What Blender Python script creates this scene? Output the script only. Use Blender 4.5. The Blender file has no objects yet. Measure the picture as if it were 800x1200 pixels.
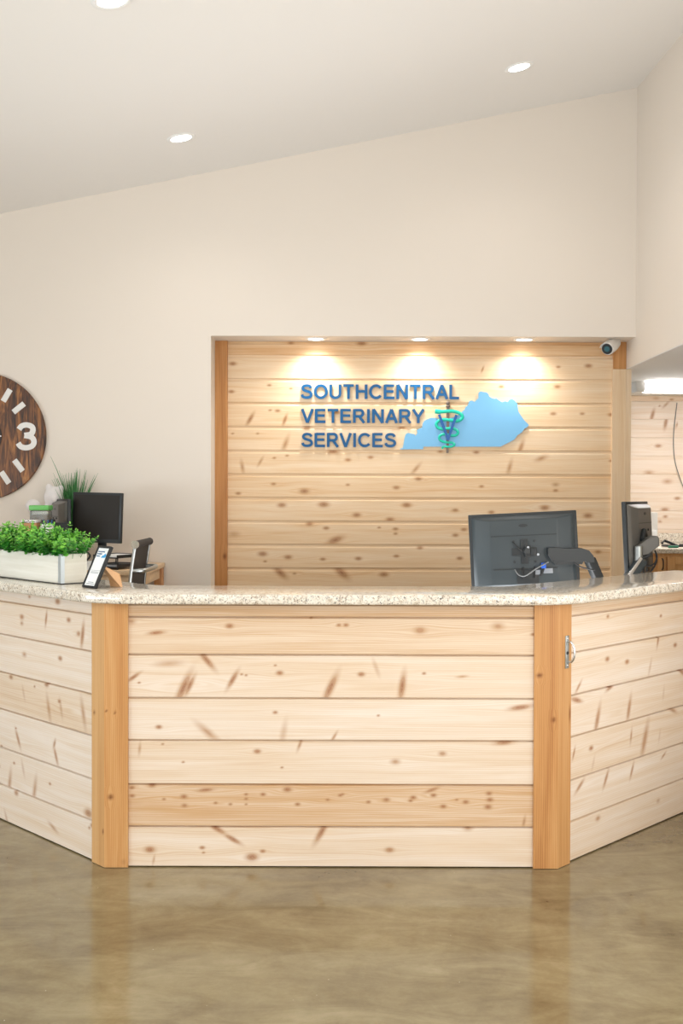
import bpy, bmesh, math, random
import numpy as np
from mathutils import Vector, Matrix, noise
from mathutils.geometry import tessellate_polygon
random.seed(7)
PI = math.pi
R = math.radians
scn = bpy.context.scene
COL = scn.collection

# ------------------------------------------------------------------ camera
F = 1250.0
CAMP = Vector((0, 0, 1.45))
CR = Matrix.Rotation(PI/2 - R(0.9), 4, 'X') @ Matrix.Rotation(0.0030, 4, 'Z')
cd = bpy.data.cameras.new('camera')
cam = bpy.data.objects.new('camera', cd)
COL.objects.link(cam)
cam.matrix_world = Matrix.Translation(CAMP) @ CR
cd.sensor_fit = 'VERTICAL'; cd.sensor_height = 36; cd.sensor_width = 24
cd.lens = F/1200*36
cd.clip_start = 0.05; cd.clip_end = 100
scn.camera = cam
CR3 = CR.to_3x3()

def ray(px, py):
    return (CR3 @ Vector(((px-400)/F, (600-py)/F, -1)))
def P(px, py, Y):                      # point seen at a pixel, on the plane y = Y
    d = ray(px, py)
    return CAMP + d*(Y/d.y)
def Pz(px, py, z):
    d = ray(px, py)
    return CAMP + d*((z-CAMP.z)/d.z)
def Ppl(px, py, p0, n):
    d = ray(px, py)
    return CAMP + d*((p0-CAMP).dot(n)/d.dot(n))

# ------------------------------------------------------------------ object helpers
def wm(o):
    m = o.matrix_basis.copy()
    while o.parent:
        o = o.parent
        m = o.matrix_basis @ m
    return m
def tag(o, label=None, cat=None, group=None, kind=None):
    if label: o['label'] = label
    if cat: o['category'] = cat
    if group: o['group'] = group
    if kind: o['kind'] = kind
    return o
def empty(name, loc, rz=0, label=None, cat=None, group=None):
    o = bpy.data.objects.new(name, None)
    COL.objects.link(o)
    o.empty_display_size = 0.05
    o.matrix_basis = Matrix.Translation(Vector(loc)) @ Matrix.Rotation(rz, 4, 'Z')
    return tag(o, label, cat, group)
def link_mesh(name, me, mat, parent=None, world=True, origin=None):
    o = bpy.data.objects.new(name, me)
    COL.objects.link(o)
    if mat: me.materials.append(mat)
    if parent:
        o.parent = parent
        if world: me.transform(wm(parent).inverted())
    elif origin is not None:
        me.transform(Matrix.Translation(-Vector(origin)))
        o.location = origin
    return o

class MB:
    """collects shapes into one mesh"""
    def __init__(s): s.v = []; s.f = []; s.sm = []
    def add(s, vs, fs, smooth=False, M=None):
        n = len(s.v)
        for v in vs:
            v = Vector(v)
            s.v.append(M @ v if M else v)
        for f in fs:
            s.f.append([n+i for i in f]); s.sm.append(smooth)
        return s
    def box(s, a, b, M=None, bev=0.0):
        a = Vector(a); b = Vector(b)
        lo = Vector((min(a.x,b.x),min(a.y,b.y),min(a.z,b.z))); hi = Vector((max(a.x,b.x),max(a.y,b.y),max(a.z,b.z)))
        if bev <= 0:
            vs = [(x,y,z) for z in (lo.z,hi.z) for y in (lo.y,hi.y) for x in (lo.x,hi.x)]
            return s.add(vs, [(0,2,3,1),(4,5,7,6),(0,1,5,4),(2,6,7,3),(0,4,6,2),(1,3,7,5)], False, M)
        bm = bmesh.new()
        bmesh.ops.create_cube(bm, size=1)
        for v in bm.verts:
            v.co = Vector(((lo.x+hi.x)/2+v.co.x*(hi.x-lo.x), (lo.y+hi.y)/2+v.co.y*(hi.y-lo.y), (lo.z+hi.z)/2+v.co.z*(hi.z-lo.z)))
        bmesh.ops.bevel(bm, geom=bm.edges[:], offset=bev, segments=2, profile=0.5, affect='EDGES')
        s.bm(bm, M, True)
        return s
    def bm(s, bm, M=None, smooth=False):
        bm.verts.ensure_lookup_table(); bm.verts.index_update()
        s.add([v.co.copy() for v in bm.verts], [[v.index for v in f.verts] for f in bm.faces], smooth, M)
        bm.free(); return s
    def prism(s, pts, z0, z1, M=None, smooth=False):      # polygon in x,y pulled from z0 to z1
        n = len(pts)
        ar = sum(pts[i][0]*pts[(i+1)%n][1]-pts[(i+1)%n][0]*pts[i][1] for i in range(n))
        if ar < 0: pts = list(pts)[::-1]
        vs = [(p[0],p[1],z0) for p in pts] + [(p[0],p[1],z1) for p in pts]
        fs = [(i,(i+1)%n,n+(i+1)%n,n+i) for i in range(n)]
        tri = tessellate_polygon([[Vector((p[0],p[1],0)) for p in pts]])
        for t in tri:
            a,b,c = t
            cr = (Vector(pts[b][:2])-Vector(pts[a][:2])).cross(Vector(pts[c][:2])-Vector(pts[a][:2]))
            if cr < 0: b,c = c,b
            fs.append((a,c,b)); fs.append((n+a,n+b,n+c))
        return s.add(vs, fs, smooth, M)
    def tube(s, path, r, seg=8, M=None, flat=1.0, caps=True, up=None):
        path = [Vector(p) for p in path]
        if isinstance(r, (int,float)): r = [r]*len(path)
        vs = []; fs = []
        prev = None
        for i,p in enumerate(path):
            t = (path[min(i+1,len(path)-1)]-path[max(i-1,0)]).normalized()
            if up is not None: nn = Vector(up)
            elif prev is None:
                nn = Vector((0,0,1)) if abs(t.z) < .9 else Vector((1,0,0))
            else: nn = prev
            nn = (nn - t*nn.dot(t)).normalized(); prev = nn
            bb = t.cross(nn)
            for k in range(seg):
                a = 2*PI*k/seg
                vs.append(p + nn*math.cos(a)*r[i]*flat + bb*math.sin(a)*r[i])
        for i in range(len(path)-1):
            for k in range(seg):
                fs.append((i*seg+k, i*seg+(k+1)%seg, (i+1)*seg+(k+1)%seg, (i+1)*seg+k))
        if caps:
            fs.append(tuple(range(seg-1,-1,-1))); fs.append(tuple((len(path)-1)*seg+k for k in range(seg)))
        return s.add(vs, fs, True, M)
    def cyl(s, a, b, r, r2=None, seg=20, M=None):
        a = Vector(a); b = Vector(b)
        return s.tube([a, b], [r, r if r2 is None else r2], seg, M)
    def lathe(s, prof, seg=28, M=None, smooth=True):      # (r,z) pairs about local z
        vs = []; fs = []; n = len(prof)
        for r,z in prof:
            for k in range(seg):
                a = 2*PI*k/seg; vs.append((r*math.cos(a), r*math.sin(a), z))
        for i in range(n-1):
            for k in range(seg):
                fs.append((i*seg+k, i*seg+(k+1)%seg, (i+1)*seg+(k+1)%seg, (i+1)*seg+k))
        fs.append(tuple(range(seg-1,-1,-1))); fs.append(tuple((n-1)*seg+k for k in range(seg)))
        return s.add(vs, fs, smooth, M)
    def ball(s, c, r, seg=14, M=None):
        c = Vector(c); r = Vector(r) if not isinstance(r,(int,float)) else Vector((r,r,r))
        bm = bmesh.new(); bmesh.ops.create_uvsphere(bm, u_segments=seg, v_segments=seg//2+2, radius=1)
        for v in bm.verts: v.co = Vector((v.co.x*r.x, v.co.y*r.y, v.co.z*r.z)) + c
        return s.bm(bm, M, True)
    def build(s, name, mat, parent=None, world=True, origin=None, autosmooth=True):
        me = bpy.data.meshes.new(name)
        me.from_pydata([tuple(v) for v in s.v], [], s.f)
        me.polygons.foreach_set('use_smooth', s.sm)
        me.update()
        if autosmooth and any(s.sm):
            try: me.set_sharp_from_angle(angle=R(42))
            except Exception: pass
        return link_mesh(name, me, mat, parent, world, origin)

# ------------------------------------------------------------------ materials
def srgb(r, g, b):
    def c(x):
        x /= 255.0
        return x/12.92 if x <= .04045 else ((x+.055)/1.055)**2.4
    return (c(r), c(g), c(b), 1)
class NT:
    def __init__(s, name):
        s.m = bpy.data.materials.new(name); s.m.use_nodes = True
        s.t = s.m.node_tree; s.t.nodes.clear()
        s.out = s.t.nodes.new('ShaderNodeOutputMaterial')
        s.b = s.t.nodes.new('ShaderNodeBsdfPrincipled')
        s.t.links.new(s.b.outputs[0], s.out.inputs[0])
    def n(s, typ, **kw):
        nd = s.t.nodes.new(typ)
        for k,v in kw.items(): setattr(nd, k, v)
        return nd
    def l(s, a, b): s.t.links.new(a, b)
    def set(s, **kw):
        for k,v in kw.items():
            s.b.inputs[k.replace('_',' ')].default_value = v
        return s
    def math(s, op, a, b=None, c=None, clamp=False):
        nd = s.n('ShaderNodeMath', operation=op, use_clamp=clamp)
        for i,x in enumerate((a,b,c)):
            if x is None: continue
            if isinstance(x,(int,float)): nd.inputs[i].default_value = x
            else: s.l(x, nd.inputs[i])
        return nd.outputs[0]
    def mix(s, fac, a, b, mode='MIX'):
        nd = s.n('ShaderNodeMix', data_type='RGBA', blend_type=mode)
        for i,x in ((0,fac),(6,a),(7,b)):
            if isinstance(x,(int,float)): nd.inputs[i].default_value = x
            elif isinstance(x, tuple): nd.inputs[i].default_value = x
            else: s.l(x, nd.inputs[i])
        return nd.outputs[2]
    def noise(s, vec, scale, detail=3, rough=.5, dist=0):
        nd = s.n('ShaderNodeTexNoise'); nd.inputs['Scale'].default_value = scale
        nd.inputs['Detail'].default_value = detail; nd.inputs['Roughness'].default_value = rough
        nd.inputs['Distortion'].default_value = dist
        if vec is not None: s.l(vec, nd.inputs['Vector'])
        return nd.outputs['Fac']
    def ramp(s, fac, stops):
        nd = s.n('ShaderNodeValToRGB'); e = nd.color_ramp.elements
        while len(e) < len(stops): e.new(.5)
        for i,(p,c) in enumerate(stops):
            e[i].position = p; e[i].color = c if isinstance(c,tuple) else (c,c,c,1)
        s.l(fac, nd.inputs[0]); return nd.outputs[0]
    def obj(s):
        return s.n('ShaderNodeTexCoord').outputs['Object']
    def mapping(s, vec, scale=(1,1,1), rot=(0,0,0), loc=(0,0,0)):
        nd = s.n('ShaderNodeMapping'); nd.inputs['Scale'].default_value = scale
        nd.inputs['Rotation'].default_value = rot; nd.inputs['Location'].default_value = loc
        s.l(vec, nd.inputs['Vector']); return nd.outputs[0]
    def bump(s, h, strength, dist):
        nd = s.n('ShaderNodeBump'); nd.inputs['Strength'].default_value = strength; nd.inputs['Distance'].default_value = dist
        s.l(h, nd.inputs['Height']); s.l(nd.outputs[0], s.b.inputs['Normal'])

def simple(name, col, rough=.5, metal=0, spec=.5, var=.06, scale=30, coat=0, emit=None, es=0, trans=0, sheen=0):
    t = NT(name)
    nz = t.noise(t.obj(), scale, 3)
    c = t.mix(nz, tuple(x*(1-var) for x in col[:3])+(1,), tuple(min(1,x*(1+var)) for x in col[:3])+(1,))
    t.l(c, t.b.inputs['Base Color'])
    t.set(Roughness=rough, Metallic=metal)
    t.b.inputs['Specular IOR Level'].default_value = spec
    t.b.inputs['Coat Weight'].default_value = coat
    if trans: t.b.inputs['Transmission Weight'].default_value = trans
    if sheen: t.b.inputs['Sheen Weight'].default_value = sheen
    if emit:
        t.b.inputs['Emission Color'].default_value = emit; t.b.inputs['Emission Strength'].default_value = es
    return t.m

def wood_mat(name, light, mid, dark, knotc, rough=.5):
    """cladding boards: attributes carry the board's number, tone, its knots and how the grain bends round them"""
    t = NT(name)
    uv = t.n('ShaderNodeUVMap').outputs[0]
    sep = t.n('ShaderNodeSeparateXYZ'); t.l(uv, sep.inputs[0])
    def attr(n):
        a = t.n('ShaderNodeAttribute', attribute_name=n); return a.outputs['Fac']
    knot, warp, tone, board = attr('knot'), attr('warp'), attr('tone'), attr('board')
    def coord(su, sv, off):
        c = t.n('ShaderNodeCombineXYZ')
        t.l(t.math('MULTIPLY', sep.outputs[0], su), c.inputs[0])
        t.l(t.math('MULTIPLY', t.math('ADD', sep.outputs[1], warp), sv), c.inputs[1])
        t.l(t.math('MULTIPLY', board, off), c.inputs[2])
        return c.outputs[0]
    g1 = t.noise(coord(.55, 14, 7.31), 2.0, 4, .55, .6)
    g2 = t.noise(coord(2.0, 95, 3.7), 2.0, 3, .6, .3)
    cath = t.n('ShaderNodeTexWave', wave_type='BANDS', bands_direction='Y')
    cath.inputs['Scale'].default_value = 5.5; cath.inputs['Distortion'].default_value = 7; cath.inputs['Detail'].default_value = 2
    cath.inputs['Detail Scale'].default_value = .6
    t.l(coord(.45, 7, 5.1), cath.inputs['Vector'])
    f = t.math('ADD', t.math('MULTIPLY', g1, .75), t.math('MULTIPLY', g2, .22))
    f = t.math('ADD', f, t.math('MULTIPLY', cath.outputs['Fac'], .13))
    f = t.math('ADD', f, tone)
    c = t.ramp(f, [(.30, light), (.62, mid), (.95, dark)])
    # warm halo then dark heart of each knot
    halo = t.ramp(knot, [(.05, 0.0), (.55, 1.0)])
    c = t.mix(t.math('MULTIPLY', halo, .72), c, tuple(.62*a+.38*b for a,b in zip(dark, knotc)))
    rings = t.math('ADD', t.math('MULTIPLY', t.math('SINE', t.math('MULTIPLY', knot, 26)), .18), t.noise(uv, 120, 2))
    heart = t.math('MULTIPLY', t.ramp(knot, [(.45, 0.0), (.95, .9)]), t.math('ADD', rings, .2), clamp=True)
    c = t.mix(heart, c, knotc)
    t.l(c, t.b.inputs['Base Color'])
    t.set(Roughness=rough); t.b.inputs['Specular IOR Level'].default_value = .35
    t.bump(t.math('ADD', g2, t.math('MULTIPLY', knot, -.3)), .12, .004)
    return t.m

def plain_wood(name, light, dark, rough=.45, axis='Z', sc=1.0):
    t = NT(name)
    o = t.obj()
    s_ = {'Z': (22,22,1.3), 'X': (1.3,22,22), 'Y': (22,1.3,22)}[axis]
    s2 = {'Z': (90,90,3), 'X': (3,90,90), 'Y': (90,3,90)}[axis]
    g1 = t.noise(t.mapping(o, tuple(a*sc for a in s_)), 1.0, 4, .55, 1.2)
    g2 = t.noise(t.mapping(o, tuple(a*sc for a in s2)), 1.0, 3, .6, .4)
    f = t.math('ADD', t.math('MULTIPLY', g1, .75), t.math('MULTIPLY', g2, .25))
    c = t.ramp(f, [(.3, light), (.72, dark)])
    # odd small knots
    v = t.n('ShaderNodeTexVoronoi'); v.inputs['Scale'].default_value = 3.2*sc; t.l(t.mapping(o, (1,1,1)), v.inputs['Vector'])
    k = t.ramp(v.outputs['Distance'], [(.03, 1.0), (.075, 0.0)])
    c = t.mix(t.math('MULTIPLY', k, .7), c, tuple(x*.35 for x in dark[:3])+(1,))
    t.l(c, t.b.inputs['Base Color']); t.set(Roughness=rough)
    t.bump(g2, .1, .003)
    return t.m

M = {}
PL, PM, PD, PK = srgb(238,223,208), srgb(227,203,176), srgb(206,164,120), srgb(142,78,42)
M['pine'] = wood_mat('pine_cladding', PL, PM, PD, PK)
M['pine_niche'] = wood_mat('cedar_cladding', srgb(242,220,192), srgb(232,200,160), srgb(210,160,108), srgb(130,70,36))
M['trim'] = wood_mat('honey_trim_board', srgb(216,170,116), srgb(199,144,88), srgb(160,100,52), srgb(95,48,22), .4)
M['trim_dark'] = plain_wood('brown_trim_board', srgb(205,142,84), srgb(165,98,50))
M['trim_pale'] = plain_wood('pale_trim_board', srgb(242,214,180), srgb(230,192,150), sc=.6)
M['cabinet'] = plain_wood('pine_cabinet', srgb(235,188,130), srgb(214,155,92))
M['desk_wood'] = plain_wood('pale_desk_wood', srgb(232,205,170), srgb(206,168,124), axis='X')
M['desk_leg'] = plain_wood('brown_desk_leg', srgb(205,150,95), srgb(165,105,58))
M['easel'] = plain_wood('easel_wood', srgb(226,180,132), srgb(204,150,100))
M['core'] = simple('desk_core', srgb(160,130,95), .7)

def wall_paint(name, c, rough=.75):
    t = NT(name)
    nz = t.noise(t.obj(), 1.1, 3)
    t.l(t.mix(nz, tuple(x*.985 for x in c[:3])+(1,), c), t.b.inputs['Base Color'])
    t.set(Roughness=rough); t.b.inputs['Specular IOR Level'].default_value = .25
    t.bump(t.noise(t.obj(), 180, 2), .08, .002)
    return t.m
M['wall'] = wall_paint('cream_wall_paint', (.79,.715,.63,1))
M['ceil'] = wall_paint('white_ceiling_paint', (.86,.84,.81,1))

def floor_mat():
    t = NT('polished_stained_concrete')
    o = t.obj()
    a = t.noise(o, 1.3, 6, .6, .8)
    b = t.noise(t.mapping(o, (1,2.6,1), (0,0,.25)), 2.4, 6, .65, 1.5)
    c = t.noise(o, 60, 4, .7)
    d = t.noise(o, 9, 5, .7, .5)
    f = t.math('ADD', t.math('MULTIPLY', a, .45), t.math('MULTIPLY', b, .35))
    f = t.math('ADD', f, t.math('MULTIPLY', c, .07)); f = t.math('ADD', f, t.math('MULTIPLY', d, .18))
    col = t.ramp(f, [(.38, srgb(90,76,50)), (.49, srgb(122,108,78)), (.58, srgb(140,127,95)), (.70, srgb(162,150,120))])
    v = t.n('ShaderNodeTexVoronoi'); v.inputs['Scale'].default_value = 30; t.l(o, v.inputs['Vector'])
    sp = t.ramp(v.outputs['Distance'], [(.03, 1.0), (.07, 0.0)])
    sel = t.math('GREATER_THAN', t.noise(o, 17, 1), .63)
    col = t.mix(t.math('MULTIPLY', sp, sel), col, srgb(205,198,180))
    t.l(col, t.b.inputs['Base Color'])
    r = t.ramp(d, [(.3, .10), (.7, .20)])
    t.l(r, t.b.inputs['Roughness'])
    t.b.inputs['IOR'].default_value = 1.45
    t.b.inputs['Coat Weight'].default_value = .35; t.b.inputs['Coat Roughness'].default_value = .06
    t.bump(t.noise(o, 4, 3), .02, .01)
    return t.m
M['floor'] = floor_mat()

def granite():
    t = NT('speckled_granite')
    o = t.obj()
    a = t.noise(o, 40, 5, .65, .6)
    c = t.ramp(a, [(.36, srgb(196,180,160)), (.45, srgb(228,217,200)), (.58, srgb(240,232,218))])
    b = t.noise(o, 130, 4, .7, .3)
    c = t.mix(t.ramp(b, [(.56, 0.0), (.64, .85)]), c, srgb(150,122,94))
    v = t.noise(o, 150, 3, .65, .8)
    c = t.mix(t.ramp(v, [(.585, 0.0), (.64, .95)]), c, srgb(58,50,48))
    w = t.noise(t.mapping(o, (1,1,1), (0,0,0), (5,5,5)), 80, 4, .6, 1)
    c = t.mix(t.ramp(w, [(.62, 0.0), (.70, .7)]), c, srgb(150,146,142))
    t.l(c, t.b.inputs['Base Color']); t.set(Roughness=.09)
    t.b.inputs['IOR'].default_value = 1.6
    return t.m
M['granite'] = granite()
M['black'] = simple('black_plastic', srgb(38,42,44), .42)
M['slate'] = simple('slate_plastic', srgb(52,61,65), .38, spec=.6, var=.05)
M['taupe'] = simple('plastic_wall_reflection', srgb(98,95,90), .35)  # black casing with the wood wall's reflection put into the colour
M['screen'] = simple('dark_screen', srgb(44,40,36), .5, spec=.25)
M['chrome'] = simple('chrome', srgb(215,215,215), .16, metal=1)
M['steel'] = simple('satin_steel', srgb(176,180,178), .34, metal=1)
M['galv'] = simple('galvanised_strip', srgb(205,214,218), .35, metal=.7)
M['white'] = simple('white_plastic', srgb(236,234,230), .4)
M['whitefix'] = simple('white_enamel', srgb(240,240,238), .35)
M['paper'] = simple('white_paper', srgb(240,240,238), .7, var=.02)
M['cable'] = simple('black_cable', srgb(28,29,30), .5)
M['greycable'] = simple('grey_cable', srgb(112,114,114), .45)
M['blueplug'] = simple('blue_plug', srgb(40,95,200), .4)
M['ink'] = simple('grey_ink', srgb(150,155,160), .7)
M['blueink'] = simple('blue_ink', srgb(60,160,215), .6)
M['signblue'] = simple('blue_sign_metal', srgb(12,86,136), .3, spec=.45, var=.05)
M['sky'] = simple('light_blue_acrylic', srgb(120,184,226), .4, var=.04, scale=4)
M['teal'] = simple('teal_acrylic', srgb(10,200,170), .35)
M['vblue'] = simple('royal_blue_acrylic', srgb(8,88,160), .35)
M['staff'] = simple('grey_brown_staff', srgb(112,98,88), .4)
M['glowlamp'] = simple('lamp_lens', srgb(255,255,250), .4, emit=(1,.97,.92,1), es=9)
M['glowtube'] = simple('tube_lens', srgb(255,255,255), .4, emit=(1,1,.99,1), es=16.0)
M['plush'] = simple('white_plush', srgb(230,224,222), .95, sheen=.6)
M['jar'] = simple('clear_jar', srgb(215,222,215), .12, trans=.75)
M['greenlid'] = simple('green_lid', srgb(110,190,100), .4)
M['treats'] = simple('brown_treats', srgb(130,82,52), .8, var=.5, scale=90)
M['carton'] = simple('tan_carton', srgb(190,140,98), .7)
M['mesh'] = simple('black_mesh_fabric', srgb(48,44,42), .75)
M['leaf_grass'] = simple('grass_blade', srgb(64,128,66), .5, var=.35, scale=18)
M['darkhub'] = simple('dark_iron', srgb(44,36,30), .5)
M['clockwhite'] = simple('white_numeral_paint', srgb(232,230,226), .6)
M['lensglass'] = simple('lens_glass', srgb(70,110,120), .08)
def leaf():
    t = NT('boxwood_leaf')
    n1 = t.noise(t.obj(), 28, 3, .6)
    g = t.n('ShaderNodeAttribute', attribute_name='lv').outputs['Fac']
    f = t.math('ADD', t.math('MULTIPLY', n1, .4), t.math('MULTIPLY', g, .62))
    c = t.ramp(f, [(.2, srgb(20,92,32)), (.5, srgb(62,158,52)), (.85, srgb(150,214,84))])
    t.l(c, t.b.inputs['Base Color']); t.set(Roughness=.45)
    t.b.inputs['Subsurface Weight'].default_value = 0
    return t.m
M['leaf'] = leaf()
def whitewash():
    t = NT('whitewashed_wood')
    o = t.obj()
    g = t.noise(t.mapping(o, (2,2,30)), 1.2, 3, .5, .4)
    t.l(t.ramp(g, [(.3, srgb(238,235,225)), (.75, srgb(218,213,198))]), t.b.inputs['Base Color'])
    t.set(Roughness=.6); return t.m
M['planter'] = whitewash()
def clockwood():
    t = NT('rustic_brown_planks')
    o = t.obj()
    sep = t.n('ShaderNodeSeparateXYZ'); t.l(o, sep.inputs[0])
    pl = t.math('FLOOR', t.math('MULTIPLY', sep.outputs[0], 8.5))
    cmb = t.n('ShaderNodeCombineXYZ'); t.l(t.math('MULTIPLY', sep.outputs[0], 22), cmb.inputs[0]); t.l(t.math('MULTIPLY', sep.outputs[2], 3.2), cmb.inputs[1]); t.l(t.math('MULTIPLY', pl, 3.17), cmb.inputs[2])
    g = t.noise(cmb.outputs[0], 1.2, 6, .65, 1.2)
    c = t.ramp(g, [(.36, srgb(40,24,12)), (.47, srgb(92,54,24)), (.56, srgb(134,84,40)), (.68, srgb(176,120,62))])
    fr = t.math('FRACT', t.math('MULTIPLY', sep.outputs[0], 8.5))
    seam = t.math('LESS_THAN', fr, .03)
    c = t.mix(t.math('MULTIPLY', seam, .6), c, srgb(36,22,14))
    t.l(c, t.b.inputs['Base Color']); t.set(Roughness=.38); return t.m
M['clock'] = clockwood()

# ------------------------------------------------------------------ board cladding with real laps and placed knots
def cladding(name, mat, p0, du, length, zl, knots, parent=None, tones=None, thick=.022, lip=.006, cove=.009, depth=.009,
             res=.006, world=True, vertical=False, rnd=(0,0), kind=None, seed=1):
    """p0: left bottom reference in plan (front face plane), du: unit vector along, zl: heights of the lines top..bottom.
    knots: (u, z, ru, rz, angle, strength)"""
    rng = random.Random(seed)
    du = Vector(du).normalized(); n = Vector((du.y, -du.x, 0))
    nb = len(zl)-1
    knots = list(knots)
    for _ in range(rnd[0]):
        u = rng.uniform(0, length); z = rng.uniform(zl[-1], zl[0]); s_ = rng.uniform(.4, 1.0)*rnd[1]
        ang = rng.choice([0,0,0,rng.uniform(50,75),rng.uniform(-20,20)])
        el = 2.6 if ang > 40 else 1.5
        knots.append((u, z, s_*el, s_, ang, rng.uniform(.55, 1)))
    nu = max(2, int(length/res))
    U = np.linspace(0, length, nu+1)
    verts = []; faces = []; at = {'knot': [], 'warp': [], 'tone': [], 'board': []}; UVs = []
    base = 0
    K = np.array(knots) if knots else np.zeros((0,6))
    for b in range(nb):
        zt, zb = zl[b], zl[b+1]
        h = zt-zb
        rows = [(zb, -thick), (zb, -lip*.5), (zb+lip*.35, 0)]
        m = max(2, int((h-lip*.35-cove)/res))
        for k in range(1, m+1): rows.append((zb+lip*.35+(h-lip*.35-cove)*k/m, 0))
        if cove > 0:
            rows += [(zt-cove*.55, -depth*.75), (zt, -depth)]
        rows.append((zt, -thick))
        Z = np.array([r[0] for r in rows]); D = np.array([r[1] for r in rows])
        ZZ, UU = np.meshgrid(Z, U, indexing='ij'); DD = np.repeat(D[:,None], nu+1, 1)
        kn = np.zeros_like(UU); wp = np.zeros_like(UU)
        for (ku, kz, ru, rz, ang, st) in K:
            if not (zb-.001 <= kz <= zt+.001): continue
            a = math.radians(ang); dx = UU-ku; dz = ZZ-kz
            x = (dx*math.cos(a)+dz*math.sin(a))/ru; y = (-dx*math.sin(a)+dz*math.cos(a))/rz
            d2 = x*x+y*y
            kn = np.maximum(kn, st*np.exp(-d2*.9))
            wp -= st*rz*1.6*np.tanh(dz/(rz*1.2))*np.exp(-(dx/(ru*3+.02))**2-(dz/(rz*3))**2)
        tn = (tones[b] if tones and b < len(tones) else rng.uniform(-.10, .10))
        pts = np.stack([p0[0]+du.x*UU+n.x*DD, p0[1]+du.y*UU+n.y*DD, ZZ], -1).reshape(-1,3)
        verts.append(pts)
        for k,v in (('knot',kn),('warp',wp),('tone',np.full_like(UU,tn)),('board',np.full_like(UU,b+seed*3.3))): at[k].append(v.reshape(-1))
        UVs.append(np.stack([UU+b*1.7, ZZ], -1).reshape(-1,2))
        nr = len(rows); w = nu+1
        i, j = np.meshgrid(np.arange(nr-1), np.arange(nu), indexing='ij')
        q = np.stack([base+i*w+j, base+i*w+j+1, base+(i+1)*w+j+1, base+(i+1)*w+j], -1).reshape(-1,4)
        faces.append(q)
        # ends and back of the board
        e0 = [base+r*w for r in range(nr)]; e1 = [base+r*w+nu for r in range(nr)]
        faces.append(None); faces.append((e0, e1[::-1], [base, base+(nr-1)*w, base+(nr-1)*w+nu, base+nu]))
        base += nr*w
    V = np.concatenate(verts); fl = []
    for q in faces:
        if q is None: continue
        if isinstance(q, tuple): fl += [list(x) for x in q]
        else: fl += q.tolist()
    if vertical:      # swap so that boards stand upright: (u -> z, z -> along)
        raise RuntimeError
    me = bpy.data.meshes.new(name)
    me.from_pydata(V.tolist(), [], fl)
    uv = me.uv_layers.new(name='UVMap')
    UV = np.concatenate(UVs)
    li = np.empty(len(me.loops), dtype=np.int32); me.loops.foreach_get('vertex_index', li)
    uv.data.foreach_set('uv', UV[li].reshape(-1).astype(np.float32))
    for k in at:
        a = me.attributes.new(k, 'FLOAT', 'POINT'); a.data.foreach_set('value', np.concatenate(at[k]).astype(np.float32))
    me.update()
    o = link_mesh(name, me, mat, parent, world)
    if kind: o['kind'] = kind
    return o

def upright(name, mat, plan, z0, z1, along, knots, parent=None, tone=0, seed=1, kind=None, res=.008):
    """an upright board: plan polygon; grain runs in z; knots (s, z, rs, rz, ang, st) s measured along 'along' from plan[0]"""
    along = Vector(along).normalized()
    n = len(plan)
    # refine the edges that face the viewer
    pts = []
    for i in range(n):
        a = Vector(plan[i]); b = Vector(plan[(i+1)%n])
        m = max(1, int((b-a).length/res))
        for k in range(m): pts.append(a+(b-a)*(k/m))
    nz = int((z1-z0)/res)
    Zs = [z0+(z1-z0)*k/nz for k in range(nz+1)]
    verts = []; uvs = []; kn = []; wp = []
    o0 = Vector(plan[0])
    for z in Zs:
        for p in pts:
            s = (p-o0).dot(along[:2] if False else Vector((along.x, along.y)))
            k = 0; w = 0
            for (ks,kz,rs,rz,ang,st) in knots:
                d2 = ((s-ks)/rs)**2+((z-kz)/rz)**2
                if d2 < 20:
                    k = max(k, st*math.exp(-d2*.9))
                    w -= st*rs*1.5*math.tanh((s-ks)/(rs*1.2))*math.exp(-((z-kz)/(rz*3+.02))**2-((s-ks)/(rs*3))**2)
            verts.append((p.x,p.y,z)); uvs.append((z, s)); kn.append(k); wp.append(w)
    m = len(pts); fs = []
    for i in range(nz):
        for j in range(m): fs.append((i*m+j, i*m+(j+1)%m, (i+1)*m+(j+1)%m, (i+1)*m+j))
    fs.append(tuple(range(m-1,-1,-1))); fs.append(tuple(nz*m+j for j in range(m)))
    me = bpy.data.meshes.new(name); me.from_pydata(verts, [], fs)
    uv = me.uv_layers.new(name='UVMap')
    for l in me.loops: uv.data[l.index].uv = uvs[l.vertex_index]
    for k_, arr in (('knot',kn),('warp',wp),('tone',[tone]*len(verts)),('board',[seed*2.7]*len(verts))):
        a = me.attributes.new(k_, 'FLOAT', 'POINT'); a.data.foreach_set('value', arr)
    me.update()
    bm = bmesh.new(); bm.from_mesh(me); bmesh.ops.recalc_face_normals(bm, faces=bm.faces); bm.to_mesh(me); bm.free()
    o = link_mesh(name, me, mat, parent, True)
    if kind: o['kind'] = kind
    return o

# ================================================================== SETTING
YD, YN, YS = 7.23, 7.48, 9.40          # drywall face, niche cladding, side-room cladding
XR = 1.985                              # right wall
XL = -.886                              # left return of the niche
XW, YR = -6.0, -4.5                     # far left wall, rear wall
ZS = 2.526                              # niche soffit
ZH = 2.336                              # header over the side opening
def zc(x, y): return 4.215 + .2*(x-2.03) + .05*(y-7.3)
def struct(o): o['kind'] = 'structure'; return o

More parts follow.
